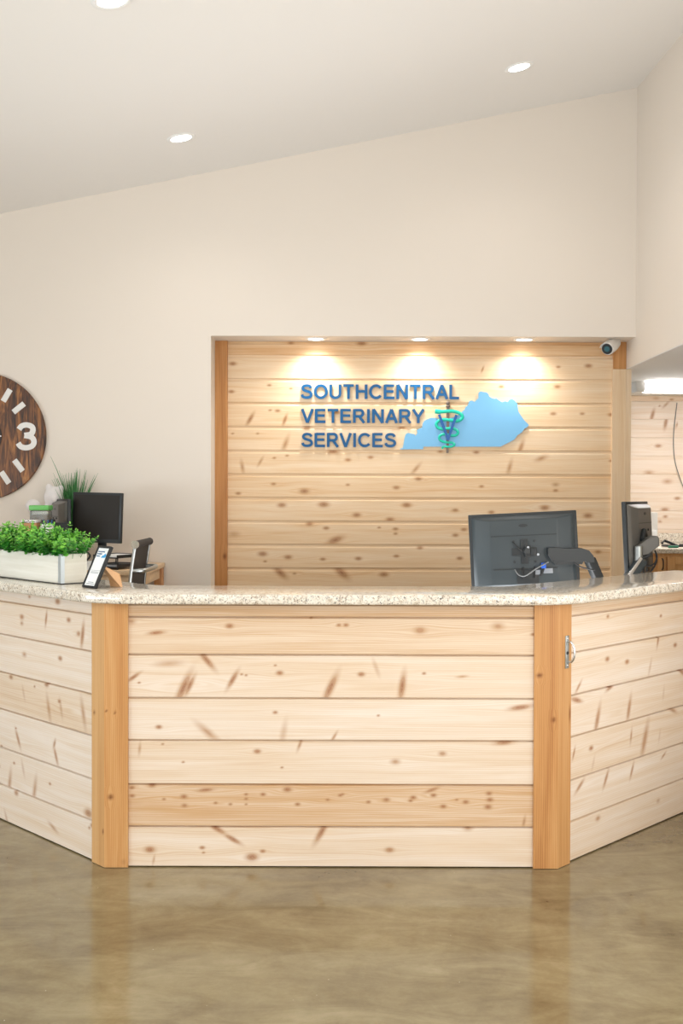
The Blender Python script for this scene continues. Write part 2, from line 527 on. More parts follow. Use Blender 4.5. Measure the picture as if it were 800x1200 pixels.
struct(MB().box((-6.2,-4.7,-.12), (6.0,10,0)).build('floor', M['floor']))
mb = MB()
cs = [(XW-.1,YR-.1),(XR+.12,YR-.1),(XR+.12,YD+.3),(XW-.1,YD+.3)]
mb.add([(x,y,zc(x,y)) for x,y in cs]+[(x,y,zc(x,y)+.15) for x,y in cs], [(0,3,2,1),(4,5,6,7),(0,1,5,4),(1,2,6,5),(2,3,7,6),(3,0,4,7)])
struct(mb.build('ceiling', M['ceil']))
# back wall: full piece left of the niche, header above it
def sloped(mb, x0, x1, y0, y1, z0):
    vs = [(x0,y0,z0),(x1,y0,z0),(x1,y1,z0),(x0,y1,z0)] + [(x,y,zc(x,y)+.01) for x,y in ((x0,y0),(x1,y0),(x1,y1),(x0,y1))]
    mb.add(vs, [(0,3,2,1),(4,5,6,7),(0,1,5,4),(1,2,6,5),(2,3,7,6),(3,0,4,7)])
mb = MB(); sloped(mb, XW, XL, YD, YN+.02, 0); sloped(mb, XL, XR, YD, YN+.02, ZS)
mb.box((XL, YN+.022, 0), (XR, YN+.1, ZS))
struct(mb.build('wall_back', M['wall']))
# right wall: unseen window openings added towards the viewer, header over the opening to the side room
mb = MB(); sloped(mb, XR, XR+.12, YR, -2.2, 0); sloped(mb, XR, XR+.12, -2.2, 2.4, 2.4); mb.box((XR,-2.2,0),(XR+.12,2.4,.33)); sloped(mb, XR, XR+.12, 2.4, 2.7, 0); sloped(mb, XR, XR+.12, 2.7, 4.3, 2.2); mb.box((XR,2.7,0),(XR+.12,4.3,.33)); sloped(mb, XR, XR+.12, 4.3, 5.30, 0); mb.box((XR,-.05,.33),(XR+.12,.25,2.4)); sloped(mb, XR, XR+.12, 5.30, YN+.1, ZH+.005)
struct(mb.build('wall_right', M['wall']))
# left and rear walls pierced by tall windows
mb = MB()
wy = [(YR,-3.9),(-1.7,-1.3),(1.0,1.4),(3.6,YD)]
for a,b in wy: mb.box((XW-.15,a,0),(XW,b,2.25))
mb.box((XW-.15,YR,2.25),(XW,YD,2.75)); 
struct(mb.build('wall_left', M['wall']))
mb = MB()
for a,b in [(XW,-5.6),(-3.4,-3.1),(-.9,-.5),(1.75,XR)]: mb.box((a,YR-.15,0),(b,YR,2.5))
sloped(mb, XW, XR, YR-.15, YR, 2.5)
struct(mb.build('wall_rear', M['wall']))
# side room
struct(MB().box((XR,YN-2.19,ZH),(5.6,YS+.1,ZH+.004)).build('ceiling', M['ceil']))
struct(MB().box((XR,YS+.03,0),(5.6,YS+.13,ZH)).build('wall_side_room', M['wall']))
struct(MB().box((5.5,YN-2.4,0),(5.6,YS+.13,ZH)).build('wall_far_right', M['wall']))
struct(MB().box((XR+.121,YN-2.42,0),(5.6,YN-2.3,ZH)).build('wall_divider', M['wall']))

# niche cladding ------------------------------------------------------
zl = [ZS-.001] + [P(490, y, YN).z for y in (416.6,444.2,471.8,499.8,527.8,555.4,583,610.6,638.2,665.8)]
while zl[-1] > .25: zl.append(zl[-1]-.1655)
zl.append(0.0)
ntone = [.22,-.02,-.03,.02,-.02,-.01,.05,.0,.02,.0,.03,.02]  # dark first tone paints in the shade above the downlight cones
NX0 = XL+.07; NX1 = XR
kn = []
def nk(lst, ox, oy, sc, Y=YN):
    for it in lst:
        cx, cy = it[0], it[1]; s_ = it[2] if len(it) > 2 else 1; ang = it[3] if len(it) > 3 else 0
        st = (it[4] if len(it) > 4 else .85)*.96
        p = P(ox+cx/sc, oy+cy/sc, Y)
        kn.append((p.x-NX0, p.z, .017*s_*(1.7 if ang else 1.3), .0115*s_*(.7 if ang > 30 else 1), ang, st))
nk([(565,68,1.6),(310,66,1),(100,142,1.2),(382,152,.6),(232,220,.7),(310,232,.6),(95,243,1,0),(163,342,1.7,60),(288,345,1.4,70),(235,310,.6),(262,312,.9),
    (475,318,1.2),(368,371,1.3),(710,372,1.3),(190,394,.5),(100,394,.5),(290,432,2.2,70,.6),(462,458,1.7),(250,482,.6),(200,495,1.3,60,.6),(135,515,1.7,100,.6),
    (515,489,1),(597,480,.9),(760,522,1.8,50,.6),(296,474,.6),(247,576,.8),(515,579,.7),(690,589,1.1),(358,602,1.6),(120,610,.9),(770,558,1.1),
    (277,652,1.4),(428,650,1.7),(547,688,1.4),(667,704,1.3),(727,652,1.5),(105,757,1.9,0,.5),(377,720,1.1),(437,735,1),(470,778,2,20),(628,733,.6),(687,738,.9),(687,755,.7),
    (208,828,1.5),(300,840,1.3),(425,847,.9),(553,845,1.1),(690,836,.9),(775,806,1),(217,855,.6),(272,896,2,-40),(323,899,.6),(492,895,2.2,-40),(645,902,1.5)], 240, 380, 3.077)
nk([(523,122,1.2),(435,125,.7),(213,132,.8,70),(432,183,1),(268,183,.9),(505,262,.8),(420,262,1),(215,300,1),(325,362,2.0,70,.7),(385,393,1.6,20,.6),(292,420,2.0,75,.6),(195,375,1),(90,372,1),
    (427,470,1.2,0,.6),(210,475,.8),(25,453,1.1),(427,487,.8),(395,537,1.5,0,.6),(130,545,1,0,.6),(590,265,1.1),(590,400,.8)], 480, 380, 2.5)
nk([(320,45,1.5),(470,72,1.5),(135,60,1),(10,53,1),(25,220,1),(10,140,1),(40,120,1),(505,198,1)], 530, 580, 2.963)
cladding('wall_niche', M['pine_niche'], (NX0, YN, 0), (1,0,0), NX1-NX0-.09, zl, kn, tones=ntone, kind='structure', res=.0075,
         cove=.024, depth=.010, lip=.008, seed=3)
# corner boards of the niche
upright('trim_1', M['trim'], [(XL,YN-.02),(XL+.088,YN-.02),(XL+.088,YN+.01),(XL,YN+.01)], 0, ZS-.001, (1,0,0), [(.07,1.02,.012,.02,0,.9)], kind='structure', tone=.16, seed=4)
o = upright('trim_2', M['pine_niche'], [(XR-.097,YN-.018),(XR-.001,YN-.018),(XR-.001,YN+.01),(XR-.097,YN+.01)], 0, ZH, (1,0,0), [], kind='structure', tone=.0, seed=5)
upright('trim_4', M['trim'], [(XR-.09,YN-.018),(XR-.001,YN-.018),(XR-.001,YN+.01),(XR-.09,YN+.01)], ZH+.001, ZS-.001, (1,0,0), [], kind='structure', tone=.12, seed=15)  # upper end of the same post, shade painted in as a darker board
o = upright('trim_3', M['pine_niche'], [(XR+.0,YN-.019),(XR+.035,YN-.019),(XR+.035,YN+.1),(XR,YN+.1)], 0, ZH-.001, (1,0,0), [], kind='structure', tone=-.1, seed=6)

# side-room cladding ---------------------------------------------------
zs = [ZH-.001, P(770,470,YS).z]
y = 491.2
while y < 660: zs.append(P(770,y,YS).z); y += 21.5
while zs[-1] > .25: zs.append(zs[-1]-.16)
zs.append(0.0)
kn = []; NX0 = XR+.04
nk([(505,640,1.9,75),(598,695,1.9,80),(675,710,.9,80),(545,855,1.3),(480,1045,1.9,0,.6),(610,1105,1.9,0,.6),(530,520,1.3,0,.5),(425,495,1),(600,565,1.4,45,.6),(640,530,.9)], 680, 380, 6, YS)
nk([(290,580,1.6),(295,640,1),(400,480,1.2),(235,18,1.2)], 740, 520, 7.5, YS)
cladding('wall_side_room', M['pine'], (NX0, YS, 0), (1,0,0), 3.4, zs, kn, tones=[.15]+[-.12]*14, kind='structure', res=.012, cove=.006, depth=.005, seed=8, rnd=(25,.014))

# ================================================================== RECEPTION DESK
YF = 4.12
C1 = Vector((-.917, YF)); C2 = Vector((.842, YF))
A0 = C1 + Vector((-1.6, 1.6)); B0 = C2 + Vector((1.135, 1.135))
desk = empty('reception_desk', (0, YF, 0), 0, 'faceted pine-clad reception desk with horizontal boards and honey corner posts on the polished floor', 'reception desk')
INS = .012
dz = [P(388, y, YF+INS).z for y in (710.5,722.8,766.8,817.6,867.2,918.8,968.3)] + [.004]
dz[0] = 1.028
NX0 = C1.x+.092
kn = []
def dk(lst, ox, oy, sc, pl=None):
    for it in lst:
        cx, cy = it[0], it[1]; s_ = it[2] if len(it) > 2 else 1; ang = it[3] if len(it) > 3 else 0
        st = (it[4] if len(it) > 4 else .9)*(.95 if ang > 30 or ang < -30 else 1.0)
        px, py = ox+cx/sc, oy+cy/sc
        if pl is None:
            p = P(px, py, YF+INS); u = p.x-NX0
        else:
            p = Ppl(px, py, pl[0], pl[1]); u = (p-pl[0]).dot(pl[2])
        kn.append((u, p.z, .0125*s_*(2.0 if ang else 1.25), .0095*s_*(.62 if ang else 1), ang, st))
dk([(93,102,1),(337,100,.6),(353,100,.7),(518,112,1.5,0,.7),(692,103,1.6,0,.6),(770,121,.6),(275,84,.4),
    (42,178,1.9,-50),(100,222,1.6,60),(4,235,1.7,65),(205,207,.9),(318,240,2.4,65),(387,210,.9),(478,238,2.2,82),(420,195,1.5,110,.4),(612,215,.9,5,.6),(527,208,.5),(195,190,.4),(120,210,.4),(130,212,.4),
    (45,340,2.4,-40,.6),(195,295,.6),(213,343,2.2,80,.4),(326,350,1,60,.7),(742,284,1.7,8),(425,302,.4),
    (155,382,.9),(250,366,1.1,70,.7),(463,405,1.2,0,.6),(568,387,1,0,.7),(705,363,1.5,5,.8),(210,418,.4),
    (40,468,1.3,5),(130,478,.5),(130,488,.5),(130,500,.4),(168,478,.7),(222,467,1.1),(245,500,.7),(312,490,.5),(340,480,.6),(345,478,.5),(403,495,.6),(443,490,.9,0,.8),(503,485,.8),(497,492,.6),(545,468,1.2,20,.8),(548,480,.8),(570,505,.8),(620,495,.8),(672,476,.8),(674,490,.9),(670,506,1),(62,497,.5),(95,500,.5),(750,540,1,80,.7),(600,490,.4),
    (65,555,1.6,-30),(100,578,1.5,-30),(143,618,1.5),(167,605,.7),(32,597,.7),(298,562,2.0,60),(450,602,1.1,0,.8),(625,553,1.2,0,.6),(35,608,.4)], 220, 680, 1.905)
dk([(610,205,1.3,5),(522,378,1.2,35,.9),(716,420,2.6,65),(660,325,2.2,4,.5),(543,400,.4),(620,573,.8),(545,658,1.0,85,.6),(715,710,.4),(515,810,.7),(593,800,1),(516,842,.7),(718,845,.9),(640,855,.5),(720,880,.8,0,.8),
    (585,1052,1.3),(600,1092,.8,80,.6),(635,640,.4),(512,160,1.2,0,.6)], 0, 680, 3.333)
cladding('front_panel', M['pine'], (NX0, YF+INS, 0), (1,0,0), C2.x-C1.x-.184, dz, kn, parent=desk,
         tones=[.26,.14,-.01,-.08,.0,.27,-.02], res=.0045, cove=.008, depth=.016, lip=.005, seed=11)
# side panels
s2 = math.sqrt(.5)
def side(name, start, d, length, tones, lists, seed, rnd):
    global kn
    # d = direction along panel, left->right as seen from outside
    n = Vector((d.y, -d.x, 0))
    p0 = Vector((start.x, start.y, 0)) - n*INS
    kn = []
    for lst, ox, oy, sc in lists: dk(lst, ox, oy, sc, (p0, n, d))
    return cladding(name, M['pine'], p0, d, length, dz, kn, parent=desk, tones=tones, res=.0055, cove=.007, depth=.015, lip=.005, seed=seed, rnd=rnd)
dR = Vector((s2, s2, 0)); dL = Vector((s2, -s2, 0))
side('side_panel', Vector((C2.x, C2.y))+Vector((s2,s2))*.089, dR, (B0-C2).length-.09, [.12,-.02,-.08,-.06,-.03,-.08,-.03],
     [([(354,197,.7),(550,195,.7),(540,282,1.4,75),(352,355,1),(425,365,1),(603,303,1),(510,385,1.6,70,.4),(245,458,1.3,45,.7),(365,457,1.5,20),(238,507,1.6,-15),(625,400,1.6,-30),
        (315,580,2.4,72,.8),(432,540,2.2,75,.8),(560,480,1.4,80,.3),(595,545,1.5,-20,.7),(228,704,1,70),(292,685,1,0,.9),(440,640,1.3,80,.7),(490,655,3.2,70,.7),(300,740,1.4,70,.3),(545,640,1.3,75,.3),
        (250,825,1.5,35,.8),(347,798,1.6,60,.8),(443,768,1.4,65,.8),(560,712,1,30,.7),(317,945,1.1,0,.7),(540,880,1,0,.5)], 600, 660, 3.16)], 21, (0,.012))
side('side_panel', A0, dL, (A0-C1).length-.089, [-.16,-.08,-.12,.04,-.16,-.14,-.10],
     [([(225,83,1.2,0,.9),(85,143,1.1),(180,150,1.3,80),(268,155,1),(322,215,2,80),(95,290,1.2,0,.6),(235,305,1),(43,378,1.0),(182,407,1.1),(135,415,.5),(232,473,.8),(190,500,2.2,-75,.6),(238,500,1.6,-75,.5),(325,520,2.4,-75,.6),(92,440,1.4,-70,.4),
        (70,618,1.7,-60,.8),(218,685,1.6,-65,.8),(62,578,.5),(55,714,.6),(90,735,1.6,-70,.4),(38,790,2.5,80,.6),(135,822,2.5,78,.6),(345,910,1.8,0,.8),(25,928,1.5,-60,.5),(207,965,1.6,-20,.6),(195,795,.6)], 0, 680, 3.333)], 31, (18,.012))
# corner boards (two to a corner, mitred)
T = .034; k_ = math.tan(R(22.5))*T
def pz(px, py, off=(0,0)): return P(px,py,YF).z
upright('corner_post', M['trim'], [C1, C1+Vector((.0915,0)), C1+Vector((.0915,T)), C1+Vector((k_,T))], 0.002, 1.028, (1,0,0),
        [(.025,pz(130,934),.010,.010,0,.9),(.01,pz(125,833),.004,.005,0,.9),(.043,pz(135,835),.004,.005,0,.9),(.075,pz(143,1010),.01,.012,0,.3)], desk, .0, 41)
upright('corner_post', M['trim'], [C1, C1+Vector((k_,T)), C1+Vector((-s2,s2))*.0885+Vector((s2,s2))*T, C1+Vector((-s2,s2))*.0885], 0.002, 1.028, (-1,1,0),
        [(.07,pz(109,838),.006,.008,0,.8),(.008,pz(121,975),.006,.010,0,.8)], desk, -.16, 42)
E2 = C2+Vector((-.0935,0))
upright('corner_post', M['trim'], [E2, C2, C2+Vector((-k_,T)), E2+Vector((0,T))], 0.002, 1.028, (1,0,0),
        [(.020,pz(635.5,791.5),.011,.008,0,.95),(.075,pz(652.5,843.5),.008,.010,0,.9)], desk, .10, 43)
upright('corner_post', M['trim'], [C2, C2+Vector((s2,s2))*.0885, C2+Vector((s2,s2))*.0885+Vector((-s2,s2))*T, C2+Vector((-k_,T))], 0.002, 1.028, (1,1,0),
        [(.08,pz(667,840),.006,.03,0,.8)], desk, .0, 44)
# framing behind the boards and low work surface on the staff side
def off(pts, d):        # offset an open plan polyline towards the inside (+) or outside (-)
    res = []
    for i,p in enumerate(pts):
        p = Vector(p)
        ds = []
        if i > 0: ds.append((p-Vector(pts[i-1])).normalized())
        if i < len(pts)-1: ds.append((Vector(pts[i+1])-p).normalized())
        ns = [Vector((-q.y, q.x)) for q in ds]
        m = sum(ns, Vector((0,0))).normalized()
        res.append(p + m*(d/m.dot(ns[0])))
    return res
outer = [A0, C1, C2, B0]
i1, i2 = off(outer, .0345), off(outer, .17)
MB().prism(i1 + i2[::-1], 0.0, 1.028).build('framing', M['core'], desk)
i3, i4 = off(outer, .1705), off(outer, .80)
i4[3] = Vector((1.6,5.95)); i3[3] = i3[3]-Vector((.02,.02))
MB().prism(off([A0,C1,C2,B0-Vector((.30,.30))], .1705) + off([A0,C1,C2,B0-Vector((.30,.30))], .78)[::-1], .72, .75).build('work_surface', M['desk_wood'], desk)
# pull handle on the right-hand corner
hp = Ppl(663.8, 764, Vector((C2.x,C2.y,0)), Vector((s2,-s2,0)))
Hm = Matrix.Translation(hp) @ Matrix(((s2,s2,0,0),(s2,-s2,0,0),(0,0,1,0),(0,0,0,1)))   # local x along panel, y outwards, z up
h = MB(); h.box((-.012,-.0005,-.064),(.012,.0035,.064), Hm, .0012)
hd = h.build('pull_handle', M['steel'], desk)
g = MB(); path = [Vector((.004,.003,.042))]+[Vector((.004, .003+.030*math.sin(t)**.8, .042*math.cos(t))) for t in [PI*k/14 for k in range(1,14)]]+[Vector((.004,.003,-.042))]
g.tube(path, .0045, 10, Hm, flat=1.0); g.build('grip', M['chrome'], hd)
for z_ in (.053,-.053): MB().ball((0,.004,z_),(.0045,.003,.0045),10,Hm).build('screw', M['chrome'], hd)
MB().tube([(0,.003,-.004),(0,.0055,-.004)],.0065,16,Hm).build('keyhole', M['black'], hd)

# granite top ------------------------------------------------------------
def fillet(pts, idx, r, n=9):
    out = []
    for i,p in enumerate(pts):
        if i not in idx: out.append(Vector(p)); continue
        a = (Vector(pts[i-1])-Vector(p)).normalized(); b = (Vector(pts[i+1])-Vector(p)).normalized()
        for k in range(n+1):
            t = k/n
            out.append((Vector(p)+a*r)*(1-t)**2 + Vector(p)*2*t*(1-t) + (Vector(p)+b*r)*t*t)
    return out
fr = fillet(off(outer, -.045), (1,2), .16)
bk = fillet(off(outer, .37), (1,2), .06)
B1 = off(outer,-.045)[3]
ZT = 1.068
bm = bmesh.new()
poly = fr + bk[::-1]
vs = [bm.verts.new((p.x,p.y,ZT)) for p in poly]
nfr = len(fr); N = len(poly)
# quads strip between front and back (equal counts)
for i in range(nfr-1):
    bm.faces.new((vs[i], vs[i+1], vs[N-2-i], vs[N-1-i]))
ret = bmesh.ops.extrude_face_region(bm, geom=bm.faces[:])
for v in [e for e in ret['geom'] if isinstance(e, bmesh.types.BMVert)]: v.co.z -= .0385
bmesh.ops.recalc_face_normals(bm, faces=bm.faces)
ed = [e for e in bm.edges if len(e.link_faces)==2 and e.calc_face_angle(0) > 1.2]
bmesh.ops.bevel(bm, geom=ed, offset=.008, segments=3, profile=.5, affect='EDGES')
me = bpy.data.meshes.new('granite_countertop'); bm.to_mesh(me); bm.free()
me.polygons.foreach_set('use_smooth', [True]*len(me.polygons)); me.set_sharp_from_angle(angle=R(40))
tag(link_mesh('granite_countertop', me, M['granite'], origin=(0,YF,ZT)), 'long cream speckled granite countertop capping the pine reception desk', 'countertop')

# ================================================================== LIGHT FITTINGS
def spot(name, loc, power, size, color=(1,.93,.84), rad=.05, blend=.6, rot=(0,0,0)):
    l = bpy.data.lights.new(name, 'SPOT'); l.energy = power; l.spot_size = R(size); l.spot_blend = blend
    l.color = color; l.shadow_soft_size = rad
    o = bpy.data.objects.new(name, l); COL.objects.link(o); o.location = loc; o.rotation_euler = rot
    return o
def ceil_hit(px, py):
    d = ray(px, py); n = Vector((-.2, -.05, 1)); c = 4.215-.2*2.03-.05*7.3
    return CAMP + d*((c-CAMP.dot(n))/d.dot(n))
tilt = Matrix(((1,0,.0,0),(0,1,0,0),(0,0,1,0),(0,0,0,1)))
nrm = Vector((-.2,-.05,1)).normalized()
Tm = Vector((0,0,1)).rotation_difference(nrm).to_matrix().to_4x4()
for (px,py,lab) in ((212,161.5,'round white recessed ceiling light nearest the back wall, above the clock side'),
                (608,78.5,'round white recessed ceiling light nearest the right wall, above the map sign'),
                (131,0,'round white recessed ceiling light cut by the top edge of the photo')):
    c = ceil_hit(px, py)
    e = empty('ceiling_light', c, 0, lab, 'ceiling light', 'recessed ceiling lights')
    m = Matrix.Translation(c) @ Tm
    prof = [(.062,-.003),(.066,-.006),(.082,-.005),(.086,-.001),(.086,.004),(.062,.004)]
    MB().lathe(prof+[(.0621,-.003)], 36, m).build('trim_ring', M['whitefix'], e)
    MB().lathe([(.0,-.0035),(.062,-.0035),(.062,.0),(0,.0)], 36, m).build('lens', M['glowlamp'], e)
    spot('downlight_beam', c+Vector((0,0,-.03)), 16, 150, color=(1,.96,.92), blend=1)
for k,px in enumerate((370,492,614)):
    c = P(px, 397, YD+.125); c.z = ZS; 
    e = empty('niche_downlight', c, 0, ('left','middle','right')[k]+' one of the three small downlights under the soffit above the sign wall', 'downlight', 'downlights in the soffit above the sign')
    m = Matrix.Translation(c)
    MB().lathe([(.052,-.002),(.055,-.006),(.07,-.005),(.073,0),(.0521,0)], 32, m).build('trim_ring', M['whitefix'], e)
    MB().lathe([(0,-.003),(.052,-.003),(.052,0),(0,0)], 32, m).build('lens', M['glowlamp'], e)
    spot('niche_beam', c+Vector((0,0,-.02)), 30, 145, color=(1,.96,.90), blend=1, rad=.05)
# strip light in the side room
c = P(742, 452, 8.3)
fx = empty('strip_light', (c.x+.62, 8.3, ZH-.0), 0, 'long white strip light glowing under the low side room ceiling', 'light fixture')
zt_ = P(742,445.5,8.24).z; zb_ = P(742,459,8.24).z
MB().box((c.x+.01,8.26,zt_-.012),(c.x+1.24,8.36,ZH), None, .004).build('housing', M['whitefix'], fx)
MB().box((c.x+.075,8.23,zb_),(c.x+1.17,8.37,zt_-.004), None, .018).build('lens', M['glowtube'], fx)
for xx in (c.x, c.x+1.172): MB().box((xx,8.225,zb_-.003),(xx+.074,8.375,zt_), None, .015).build('end_cap', M['white'], fx)
l = bpy.data.lights.new('strip_glow','AREA'); l.shape='RECTANGLE'; l.size=1.2; l.size_y=.12; l.energy=15; l.color=(1,.94,.88)
o = bpy.data.objects.new('strip_glow', l); COL.objects.link(o); o.location=(c.x+.62,8.3,zb_-.02)

# ================================================================== WALL SIGN
def place_text(name, txt, px0, px1, pyt, pyb, Y, depth, mat, parent, offset=.02):
    me = glyphs(txt)
    co = np.empty(len(me.vertices)*3); me.vertices.foreach_get('co', co); co = co.reshape(-1,3)
    lo, hi = co.min(0), co.max(0)
    a = P(px0, pyb, Y); b = P(px1, pyt, Y)
    out = np.empty_like(co)
    out[:,0] = a.x+(co[:,0]-lo[0])/(hi[0]-lo[0])*(b.x-a.x)
    out[:,2] = a.z+(co[:,1]-lo[1])/(hi[1]-lo[1])*(b.z-a.z)
    out[:,1] = Y - depth*(co[:,2]-lo[2])/(hi[2]-lo[2])
    me.vertices.foreach_set('co', out.reshape(-1)); me.update(); me.materials.clear()
    me.name = name
    return link_mesh(name, me, mat, parent, True)
def catmull2(p, n=7):
    out = []
    for i in range(len(p)-1):
        a = Vector(p[max(i-1,0)]); b = Vector(p[i]); c = Vector(p[i+1]); d = Vector(p[min(i+2,len(p)-1)])
        for k in range(n):
            t = k/n; out.append(.5*((2*b)+(c-a)*t+(2*a-5*b+4*c-d)*t*t+(3*b-a-3*c+d)*t**3))
    out.append(Vector(p[-1])); return out
def el(cx, cy, rx, ry, a0, a1, n=30):
    return [Vector((cx+rx*math.cos(R(a0+(a1-a0)*k/n)), cy+ry*math.sin(R(a0+(a1-a0)*k/n)))) for k in range(n+1)]
def ln(*p): return [Vector(q) for q in p]
S_ = catmull2([(.67,.74),(.60,.87),(.40,.925),(.20,.87),(.13,.73),(.21,.60),(.41,.52),(.62,.44),(.70,.28),(.61,.13),(.39,.075),(.16,.13),(.08,.29)])
six = [el(.37,.31,.27,.235,0,360), catmull2([(.10,.31),(.10,.55),(.20,.82),(.40,.925),(.58,.85),(.63,.76)])]
GL = {'S':(.78,[S_]), 'O':(.90,[el(.45,.5,.375,.425,0,360)]), 'U':(.82,[ln((.10,1),(.10,.36))+el(.41,.36,.31,.285,180,360)[1:]+ln((.72,1))]),
 'T':(.74,[ln((.02,.925),(.72,.925)),ln((.37,.9),(.37,0))]), 'H':(.80,[ln((.1,0),(.1,1)),ln((.70,0),(.70,1)),ln((.1,.52),(.7,.52))]),
 'C':(.86,[el(.46,.5,.375,.425,38,322)]), 'E':(.74,[ln((.1,0),(.1,1)),ln((.1,.925),(.70,.925)),ln((.1,.52),(.66,.52)),ln((.1,.075),(.72,.075))]),
 'N':(.80,[ln((.1,0),(.1,1)),ln((.10,1),(.70,0)),ln((.70,0),(.70,1))]),
 'R':(.80,[ln((.1,0),(.1,1)),ln((.1,.925),(.46,.925))+el(.46,.7,.21,.225,90,-90,16)[1:]+ln((.1,.475)),ln((.42,.475),(.75,0))]),
 'A':(.78,[ln((.05,0),(.39,.99)),ln((.39,.99),(.73,0)),ln((.17,.31),(.61,.31))]), 'L':(.66,[ln((.1,0),(.1,1)),ln((.1,.075),(.65,.075))]),
 'V':(.76,[ln((.04,1),(.38,.01)),ln((.38,.01),(.72,1))]), 'I':(.26,[ln((.13,0),(.13,1))]),
 'Y':(.76,[ln((.04,1),(.38,.42)),ln((.72,1),(.38,.42)),ln((.38,.46),(.38,0))]),
 '3':(.72,[catmull2([(.10,.76),(.20,.88),(.38,.925),(.57,.86),(.61,.72),(.53,.58),(.30,.535)]),catmull2([(.30,.535),(.56,.47),(.65,.3),(.57,.14),(.36,.075),(.17,.12),(.07,.25)])]),
 '1':(.5,[ln((.08,.76),(.30,.96)),ln((.32,1),(.32,0))]), '2':(.74,[catmull2([(.09,.70),(.17,.87),(.38,.925),(.58,.85),(.61,.68),(.46,.45),(.12,.1)]),ln((.08,.075),(.68,.075))]),
 '6':(.74,six), '9':(.74,[[Vector((.74-p.x,1-p.y)) for p in st] for st in six])}
def glyphs(txt, hw=.09):
    vs = []; fs = []; x0 = 0
    for ch in txt:
        adv, strokes = GL[ch]
        for q,st in enumerate(strokes):
            m = len(st); L_ = []; R_ = []
            closed = (st[0]-st[-1]).length < 1e-4
            for i,p in enumerate(st):
                a = st[i-1] if i > 0 else (st[-2] if closed else None); b = st[i+1] if i < m-1 else (st[1] if closed else None)
                ds = [d.normalized() for d in ((p-a) if a is not None else None, (b-p) if b is not None else None) if d is not None]
                ns = [Vector((-d.y,d.x)) for d in ds]; nn = sum(ns, Vector((0,0))).normalized()
                k = hw/max(.4, nn.dot(ns[0]))
                L_.append(p+nn*k); R_.append(p-nn*k)
            b0 = len(vs); e = q*.02
            for z in (0-e, 1-e):
                for arr in (L_,R_): vs += [(x0+p.x,p.y,z) for p in arr]
            for i in range(m-1):
                fs += [(b0+i,b0+i+1,b0+m+i+1,b0+m+i),(b0+2*m+i,b0+3*m+i,b0+3*m+i+1,b0+2*m+i+1),
                       (b0+i,b0+2*m+i,b0+2*m+i+1,b0+i+1),(b0+m+i,b0+m+i+1,b0+3*m+i+1,b0+3*m+i)]
            fs += [(b0,b0+m,b0+3*m,b0+2*m),(b0+m-1,b0+3*m-1,b0+4*m-1,b0+2*m-1)]
        x0 += adv+.10
    me = bpy.data.meshes.new('g'); me.from_pydata(vs,[],fs); me.update()
    bm = bmesh.new(); bm.from_mesh(me); bmesh.ops.recalc_face_normals(bm, faces=bm.faces); bm.to_mesh(me); bm.free()
    return me
SG = YN-.001
sign = empty('wall_sign', P(490,500,SG), 0, 'blue lettered clinic sign with light blue state map and snake emblem on the board wall', 'sign')
place_text('lettering','SOUTHCENTRAL',352.3,537.5,450.3,468.2,SG,.012,M['signblue'],sign,.012)
place_text('lettering','VETERINARY',352.5,497.3,479,496.3,SG,.012,M['signblue'],sign,.012)
place_text('lettering','SERVICES',353,464,507.3,524.6,SG,.012,M['signblue'],sign,.012)
def spt(lst, ox, oy, sc, Y): return [P(ox+a/sc, oy+b/sc, Y) for a,b in lst]
def plate(name, pts, Y, depth, mat, parent):
    mb = MB(); mb.prism([(p.x,p.z) for p in pts], 0, depth, Matrix(((1,0,0,0),(0,0,-1,Y),(0,1,0,0),(0,0,0,1))))
    return mb.build(name, mat, parent)
KY = [(38,382),(52,378),(57,352),(62,322),(68,306),(80,299),(97,304),(112,306),(119,314),(128,300),(125,284),(140,276),(152,272),(156,250),(165,236),(182,228),(200,221),(222,222),(240,228),(262,222),(300,222),(330,214),(350,200),(364,186),(372,180),(380,165),(392,153),(398,134),(412,131),(424,138),(436,128),(446,118),(446,104),(447,90),(456,83),(470,87),(486,88),(497,97),(502,110),(514,118),(528,122),(540,120),(552,130),(568,140),(584,134),(598,138),(606,127),(620,122),(634,131),(648,148),(650,165),(653,188),(668,212),(682,232),(696,246),(708,259),(698,270),(684,278),(672,296),(660,304),(648,312),(634,332),(614,344),(590,356),(560,371),(160,371),(158,384),(38,385)]
plate('state_map', spt(KY,460,440,4.444,SG), SG, .010, M['sky'], sign)
def ribbon(name, lst, r, Y, mat, parent, flat=.5, seg=8):
    pts = spt(lst,500,460,13.33,Y)
    # smooth (Catmull-Rom)
    out = []
    for i in range(len(pts)-1):
        p0 = pts[max(i-1,0)]; p1 = pts[i]; p2 = pts[i+1]; p3 = pts[min(i+2,len(pts)-1)]
        for k in range(4):
            t = k/4
            out.append(.5*((2*p1)+(p2-p0)*t+(2*p0-5*p1+4*p2-p3)*t*t+(3*p1-p0-3*p2+p3)*t**3))
    out.append(pts[-1])
    n = len(out)
    rr = r if not callable(r) else [r(i/(n-1)) for i in range(n)]
    return MB().tube(out, rr, seg, flat=flat, up=(0,1,0)).build(name, mat, parent)
snake = [(125,293),(190,300),(260,298),(330,292),(400,292),(460,305),(530,335),(555,385),(520,430),(460,445),(380,435),(300,425),(215,428),(165,460),(148,505),(175,550),(240,572),(325,562),(400,562),(465,585),(485,630),(450,668),(380,672),(310,655),(240,655),(195,690),(205,740),(260,770),(330,780),(400,785),(430,810),(400,840),(330,848),(260,845),(240,880)]
ribbon('snake', snake, lambda t: .0125*(1-.45*t) if t > .04 else .0155, SG-.017, M['teal'], sign)
